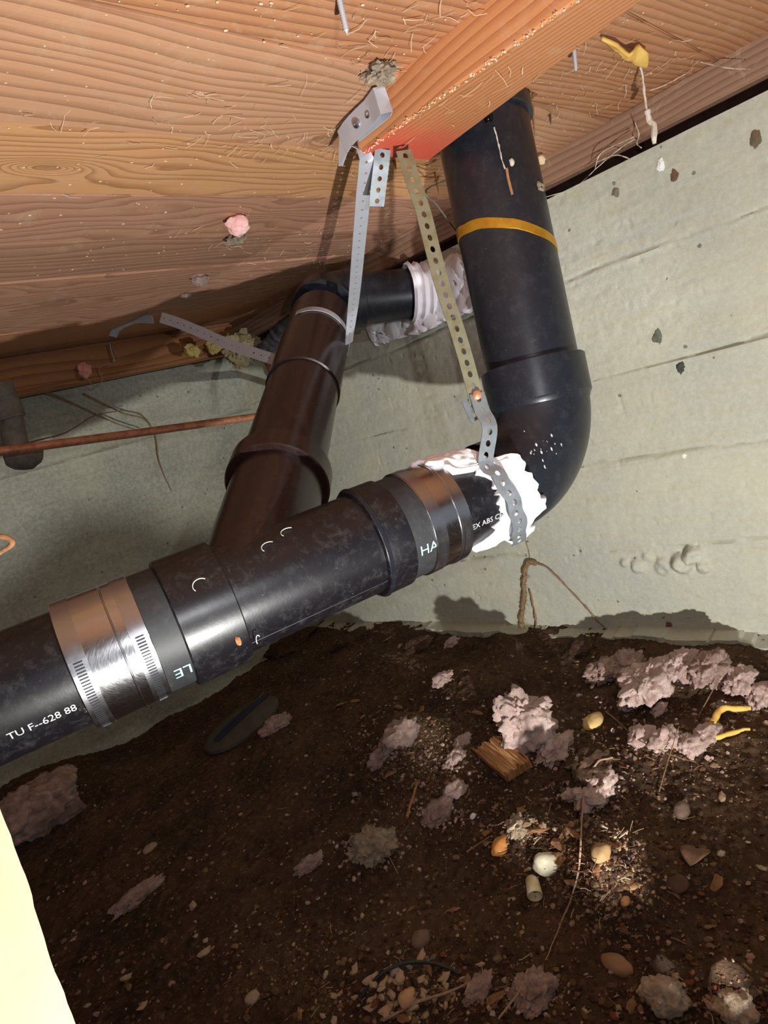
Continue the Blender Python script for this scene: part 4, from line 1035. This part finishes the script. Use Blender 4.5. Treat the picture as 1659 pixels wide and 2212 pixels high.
for k, (a_, b_, c_, d_) in enumerate(hs):
    p0 = cz_(a_, b_, .000); p1 = P(c_, d_, float(-(R.T @ p0)[2]) - .012)
    V_, F_ = sweep([p0 - nrm(p1 - p0) * .003, p0 * .5 + p1 * .5, p1], [.0018, .0014, .0002], 5)
    tag(obj('wood_splinter', V_, F_, m_splint if k % 2 == 0 else m_root, smooth=False), SPL[k], 'splinter')
# bits stuck on the riser
VN, VE = nrm(np.cross(VD, cam_f)), -nrm(cam_f - VD * np.dot(cam_f, VD))
def on_riser(px, py, lift=.001):
    t_ = tvp(px, py); c_ = VA + VD * t_; pr = proj(c_); d_ = proj(c_ + VN * .01) - pr; s_ = np.dot(np.array([px, py]) - pr, d_) / np.dot(d_, d_) * .01
    s_ = np.clip(s_, -RV * .97, RV * .97); return c_ + VN * s_ + VE * (math.sqrt(RV ** 2 - s_ ** 2) + lift)
V_, F_ = sweep(spline([on_riser(1074, 412), on_riser(1079, 440), on_riser(1087, 472)], 12), [.0006] + [.0022] * 10 + [.0006] * 1 if False else .0014, 6); tag(obj('bark_sliver', V_, F_, m_splint), 'orange wood sliver stuck to the riser above the gold tape', 'splinter')
V_, F_ = sweep(spline([on_riser(1049, 330), on_riser(1058, 365), on_riser(1064, 392), on_riser(1071, 415)], 20), .0007, 6, noise=.0006, ns=300); tag(obj('web_thread', V_, F_, m_web), 'dusty web thread running down the riser to the wood sliver', 'cobweb')
V_, F_ = lump(on_riser(1086, 405, .001), .0028, 3, .2, 1.5, 310, (.8, .8, 1.3)); tag(obj('web_bead', V_, F_, m_web), 'pale bead on a web thread right of the wood sliver', 'cobweb')
sp_ = [on_riser(1150 + 9 * math.cos(t) * (1 - t / 9), 432 + 10 * math.sin(t) * (1 - t / 9), .002) for t in np.linspace(0, 6.5, 20)]
V_, F_ = sweep(sp_, .0016, 8, noise=.0004, ns=300); tag(obj('curled_husk', V_, F_, m_dust), 'curled pale insect husk near the right side of the riser', 'husk')
V_, F_ = lump(cz_(1163, 325, .012), .006, 3, .2, 1.5, 311); tag(obj('foam_crumb', V_, F_, plain('cream', S(214, 190, 140), S(232, 214, 170), .8, 90, .4)), 'cream crumb stuck just right of the riser top', 'foam')
V_, F_ = lump(on_riser(1040, 316, .0), .0045, 3, .15, 1.5, 312, (1.2, 1, 1)); tag(obj('tar_drip', V_, F_, plain('glossy_black', S(12, 12, 12), S(20, 20, 20), .08, 60, 0)), 'glossy black cement drip on the upper riser', 'drip')
drm = MB(); CLP = np.array(arc(s0, s1, 40))
for k in range(46):
    px, py = 1180 + rng.normal() * 24, 955 + rng.normal() * 22
    dl = P(px, py, .6)
    # drop onto elbow surface by marching along the sight line
    u_ = unit(px, py); best = None
    cl_ = CLP
    for dd in np.linspace(.5, .66, 160):
        if np.min(np.linalg.norm(cl_ - u_ * dd, axis=1)) < RP + .0036: best = dd; break
    if best is None: continue
    V_, F_ = lump(u_ * best, rng.uniform(.0008, .0016), 1, .1, 1, k, (.8, .8, 2.0)); drm.add(V_, F_)
h_ = drm.build('glue_spatter', plain('spatter', S(200, 198, 195), S(230, 228, 225), .3, 60, 0)); tag(h_, 'pale glue spatter on the bend of the black elbow', 'spatter', kind='stuff')
# thin tie wire
strand('tie_wire', [cz_(958, 372, .01), P(920, 412, .69), P(945, 445, .70), P(985, 500, .72)], .0009, m_iron, 'thin dark wire between the curved strap and the riser', 'wire', 50, taper=1)

# far corner: crumbly foam, dark duct, roots
V_, F_ = lump(P(520, 752, 1.30), .034, 5, .4, 2.2, 320, (1.3, .6, .9), .6); tag(obj('corner_foam', V_, F_, plain('old_foam', S(150, 136, 96), S(196, 184, 146), .9, 50, .6)), 'crumbly yellowed foam filling the far ceiling corner', 'foam')
for k, (px, py) in enumerate([(462, 748), (415, 757)]):
    V_, F_ = lump(P(px, py, 1.22), .012, 4, .35, 2.2, 321 + k, (1.2, .8, 1), .6); tag(obj('foam_crumb', V_, F_, plain('old_foam_b', S(196, 172, 96), S(214, 196, 130), .9, 50, .5)), ['yellow foam crumb on the rim board end beside the corner', 'yellow foam crumb on the rim board left of the first'][k], 'foam')
strand('dark_hose', [P(560, 770, 1.30), P(590, 735, 1.28), P(625, 700, 1.25), P(680, 665, 1.22)], .016, plain('grey_hose', S(60, 60, 62), S(104, 104, 108), .6, 60, .3), 'grey black hose passing behind the far elbow', 'hose', 40, 24, 1, 0)
strand('back_root', [PY(30, 845, 1.15), PY(90, 845, 1.17), PY(150, 868, 1.19), PY(240, 910, 1.2), PY(305, 932, 1.2)], .0022, m_root, 'brown root arching across the back wall above the copper pipe', 'root', 60)
strand('back_root', [PY(180, 850, 1.18), PY(260, 890, 1.2), PY(310, 905, 1.2), PY(335, 940, 1.21), PY(345, 1000, 1.21), PY(370, 1060, 1.215)], .0018, m_root, 'dark root hanging down the back wall below the copper pipe', 'root', 60)
strand('back_root', [PY(65, 955, 1.2), PY(140, 935, 1.2), PY(200, 900, 1.2), PY(270, 885, 1.2)], .0014, m_root, 'faint thin root curving on the back wall near the iron pipe', 'root', 60)
strand('foam_string', [P(185, 812, 1.08), P(205, 835, 1.08), P(222, 820, 1.08), P(215, 795, 1.08), P(240, 785, 1.08)], .0012, m_rootp, 'curled pale string below the left rim board', 'string', 40)
strand('wood_curl', [P(-6, 1160, .50), P(14, 1162, .50), P(27, 1172, .50), P(18, 1184, .50), P(-4, 1198, .50)], .0022, m_splint, 'curled wood shaving poking in at the left edge', 'shaving', 30, 8, .9)

# cobweb hair and dust under the planks (nobody could count it)
wm = MB()
cen_w = [(1430, 150, 90, 40), (1560, 150, 60, 30), (1250, 250, 60, 40), (760, 420, 60, 70), (690, 560, 60, 40), (600, 290, 90, 30), (850, 90, 60, 60), (1000, 60, 60, 60), (1330, 320, 80, 40), (520, 520, 60, 30), (420, 280, 200, 60), (760, 150, 90, 60), (1280, 120, 120, 60), (700, 600, 120, 40)]
for k in range(520):
    cx_, cy_, sx_, sy_ = cen_w[rng.integers(len(cen_w))]
    px, py = cx_ + rng.normal() * sx_, cy_ + rng.normal() * sy_
    if not (-40 < px < 1700 and -40 < py < 660): continue
    c_ = cz_(px, py, .0008)
    if unit(px, py)[2] < .06 or c_[0] > XW - .01 or c_[1] > 1.1 or (jx0 - .01 < c_[0] < .6 and c_[1] < .39):
        if (jx0 < c_[0] < .56 and .0 < c_[1] < .37): c_[2] = .2045
        else: continue
    L_ = rng.uniform(.004, .016); a_ = rng.uniform(0, 6.28)
    d1 = np.array([math.cos(a_), math.sin(a_), -abs(rng.normal()) * .35]) * L_ / 2
    d2 = d1 + rng.normal(size=3) * L_ * .25; d2[2] = -abs(d2[2]) * .5
    V_, F_ = sweep([c_, c_ + d1, c_ + d1 + d2], rng.uniform(.00012, .00038), 3, cap=False); wm.add(V_, F_)
for k in range(500):
    px, py = rng.uniform(0, 1659), rng.uniform(0, 640); c_ = cz_(px, py, .0004)
    if unit(px, py)[2] < .06 or c_[0] > XW - .01 or c_[1] > 1.1 or (jx0 - .01 < c_[0] < .6 and c_[1] < .39): continue
    V_, F_ = lump(c_, rng.uniform(.0004, .0013), 1, .3, 2, k, (1.3, 1, .5)); wm.add(V_, F_)
for k in range(260):        # dust ridge along the block's lower edge
    y_ = rng.uniform(.1, .38); c_ = np.array([jx0 + rng.uniform(-.0012, .003), y_, .2055 + rng.uniform(-.001, .0015)])
    V_, F_ = lump(c_, rng.uniform(.0004, .0011), 1, .3, 2, k, (1.3, 1, .8)); wm.add(V_, F_)
o = wm.build('dusty_webs', plain('web_dust', S(214, 180, 142), S(236, 212, 184), .9, 100, 0)); tag(o, 'pale dusty web hairs and specks clinging under the planks and block', 'cobweb', kind='stuff')
# sagging web under the wall plate
wm = MB()
for pts in ([(1165, 430), (1240, 405), (1290, 362), (1340, 320), (1372, 300)], [(1285, 365), (1300, 330), (1370, 295)], [(1372, 265), (1380, 290), (1376, 310), (1386, 320)], [(1290, 350), (1330, 335), (1365, 345)], [(1500, 130), (1560, 145), (1620, 150)], [(1330, 210), (1420, 190), (1480, 160)]):
    V_, F_ = sweep(spline([PX(a_, b_, XW - .02) for a_, b_ in pts], 30), .0005, 4, noise=.0004, ns=400); wm.add(V_, F_)
o = wm.build('sagging_web', m_web); tag(o, 'sagging cobweb strands across the dark wall plate right of the riser', 'cobweb', kind='stuff')

# ------------------------------------------------------------------ scattered rubble
cols = np.array([S(120, 92, 66)[:3], S(150, 122, 92)[:3], S(90, 66, 48)[:3], S(186, 158, 124)[:3], S(70, 50, 38)[:3], S(168, 130, 96)[:3], S(205, 188, 160)[:3], S(140, 84, 56)[:3], S(190, 160, 155)[:3]])
bm = bmesh.new(); bmesh.ops.create_icosphere(bm, subdivisions=1, radius=1); IV = np.array([v.co[:] for v in bm.verts]); bm.verts.index_update(); IF = [[v.index for v in f.verts] for f in bm.faces]; bm.free()
cb = MB(); N_ = 15000
hot = [(880, 1660, 60, 50), (1300, 1870, 50, 50), (1320, 1900, 40, 60), (870, 1600, 50, 50), (1150, 1810, 60, 30), (900, 1640, 90, 70), (1150, 1800, 110, 70), (1300, 1870, 70, 70), (1450, 1600, 120, 60), (650, 1420, 120, 50), (900, 1430, 130, 50), (950, 2150, 110, 40), (1500, 2170, 90, 30), (1200, 1700, 200, 100), (700, 2100, 200, 80)]
pxy = []
for k in range(N_):
    if k % 2:
        a_ = hot[rng.integers(len(hot))]; pxy.append((a_[0] + rng.normal() * a_[2], a_[1] + rng.normal() * a_[3]))
    else: pxy.append((rng.uniform(100, 1659), rng.uniform(1380, 2212)))
def floor_many(pxy):
    u = np.array([unit(*p_) for p_ in pxy]); u[:, 2] = np.minimum(u[:, 2], -.05); z = np.full(len(u), ZF)
    for _ in range(8):
        p_ = u * (z / u[:, 2])[:, None]; z = .5 * z + .5 * fz(p_[:, 0], p_[:, 1])
    p_ = u * (z / u[:, 2])[:, None]; p_[:, 2] = fz(p_[:, 0], p_[:, 1]); return p_
FP = floor_many(pxy)
for k in range(N_):
    p_ = FP[k]
    if p_[0] > XW - .035 or p_[1] > YB - .02 or p_[1] > 1.2: continue
    r = rng.choice([.0007, .0011, .0017, .0026], p=[.45, .33, .17, .05]) * rng.uniform(.8, 1.3)
    V_ = IV * (1 + rng.uniform(-.25, .25, (len(IV), 1))) * r * np.array([rng.uniform(.8, 1.7), rng.uniform(.7, 1.3), rng.uniform(.5, .9)])
    a_ = rng.uniform(0, 6.28); V_ = V_ @ np.array([[math.cos(a_), math.sin(a_), 0], [-math.sin(a_), math.cos(a_), 0], [0, 0, 1]])
    cb.add(V_ + p_ + np.array([0, 0, r * .3]), IF, cols[rng.choice(len(cols), p=[.2, .14, .2, .07, .2, .09, .04, .04, .02])])
o = cb.build('soil_crumbs', m_attr, smooth=False); tag(o, 'countless crumbs of soil and grit strewn over the dark floor', 'soil', kind='stuff')
ff = MB()
spots = [(1135, 1585, 70), (1195, 1622, 40), (1280, 1712, 45), (1440, 1600, 90), (1400, 1480, 110), (862, 1610, 50), (985, 1660, 50), (1150, 2145, 40), (800, 1835, 45), (950, 1760, 30)]
for k, p_ in enumerate(floor_many([(spots[i][0] + rng.normal() * spots[i][2], spots[i][1] + rng.normal() * spots[i][2] * .5) for i in rng.integers(0, len(spots), 1300)])):
    if p_[0] > XW - .035: continue
    r = rng.uniform(.0006, .0022); V_ = IV * (1 + rng.uniform(-.4, .4, (len(IV), 1))) * r * rng.uniform(.5, 1.8, 3)
    ff.add(V_ + p_ + np.array([0, 0, r * .4]), IF, [S(206, 172, 160)[:3], S(228, 200, 190)[:3], S(150, 122, 104)[:3]][k % 3])
o = ff.build('insulation_fluff', m_attr); tag(o, 'loose pink flecks of insulation shed around the tufts', 'insulation', kind='stuff')
nd = MB()
for k, p_ in enumerate(floor_many([(hot[i][0] + rng.normal() * hot[i][2] * 1.2, hot[i][1] + rng.normal() * hot[i][3] * 1.2) for i in rng.integers(0, len(hot), 900)])):
    if p_[0] > XW - .035 or p_[1] > 1.2: continue
    L_ = rng.uniform(.003, .013); a_ = rng.uniform(0, 6.28); d_ = np.array([math.cos(a_), math.sin(a_), rng.uniform(-.1, .5)]) * L_
    V_, F_ = sweep([p_ + np.array([0, 0, .001]), p_ + d_ * .5 + rng.normal(size=3) * L_ * .08 + np.array([0, 0, .0015]), p_ + d_ + np.array([0, 0, .001])], rng.uniform(.0002, .0006), 4); nd.add(V_, F_, cols[rng.choice([1, 3, 5, 6, 0, 2, 7])])
o = nd.build('litter_shreds', m_attr); tag(o, 'fine shreds of bark and straw littering the soil', 'litter', kind='stuff')
# countable pebbles and chips
def where(px, py):
    if py > 2080 and px < 760: return 'at the bottom left of the floor'
    if py > 2080 and px < 1060: return 'in the cluster under the black cable'
    if py > 2080: return 'at the bottom right of the floor'
    if px < 520: return 'in the open dirt at lower left'
    if px < 900: return 'around the grey dust clump' if py > 1700 else 'in the shade below the wye fitting'
    if px < 1230: return 'between the dust clump and the long root' if py > 1700 else 'near the split wood block'
    return 'in the dark dirt right of the long root' if py > 1700 else 'among the pink scraps at right'
pebs = []; m_pb = [plain('pebble_grey', S(104, 88, 72), S(134, 114, 94), .85, 90, .4), plain('pebble_brown', S(84, 62, 46), S(110, 82, 60), .85, 90, .4), plain('pebble_pale', S(168, 140, 110), S(198, 172, 142), .8, 90, .4)]
kd = ['grey', 'brown', 'pale']
for k in range(170):
    px, py = (rng.uniform(120, 1640), rng.uniform(1500, 2200)) if k % 3 else (rng.normal(880, 90), rng.normal(2140, 30))
    p_ = onfloor(px, py)
    if p_[0] > XW - .04 or p_[1] > 1.1: continue
    r = rng.uniform(.0022, .0042); q_ = k % 3 if k % 3 else (2 if py > 2080 else 0); j_ = q_ * 3 + int(rng.integers(3))
    src = dict(pebs).get(j_)
    if src is None:
        V_, F_ = lump(p_ + np.array([0, 0, r * .1]), r, 2, .4, 1.6, 400 + k, (1.15, .8, .55)); o = obj('pebble', V_, F_, m_pb[q_], angle=25); pebs.append((j_, o))
    else:
        o = src.copy(); C.objects.link(o); o.location = Vector(p_ + OFF - np.array([0, 0, r * .4])); o.rotation_euler = (0, 0, rng.uniform(0, 6.28)); s_ = rng.uniform(.6, 1.3); o.scale = (s_, s_ * rng.uniform(.7, 1), s_)
    tag(o, 'small %s pebble %s' % (kd[q_], where(px, py)), 'pebble', 'pebbles ' + where(px, py))
chips = []
m_chip = plain('bark_chip', S(120, 84, 56), S(170, 130, 92), .8, 200, .5)
for k in range(60):
    a_ = hot[rng.integers(len(hot))]; px, py = a_[0] + rng.normal() * a_[2] * 1.2, a_[1] + rng.normal() * a_[3] * 1.2; p_ = onfloor(px, py)
    if p_[0] > XW - .04 or p_[1] > 1.1: continue
    if len(chips) < 4:
        V_, F_ = lump(p_ + np.array([0, 0, .002]), .005, 2, .35, 2, 500 + k, (1.5, .6, .22)); o = obj('wood_chip', V_, F_, m_chip, smooth=False); chips.append(o)
    else:
        o = chips[k % 4].copy(); C.objects.link(o); o.location = Vector(p_ + OFF); s_ = rng.uniform(.5, 1.5); o.scale = (s_, s_, s_); o.rotation_euler = (rng.uniform(-.3, .3), rng.uniform(-.3, .3), rng.uniform(0, 6.28))
    tag(o, 'flat tan wood chip ' + where(px, py), 'wood chip', 'wood chips ' + where(px, py))
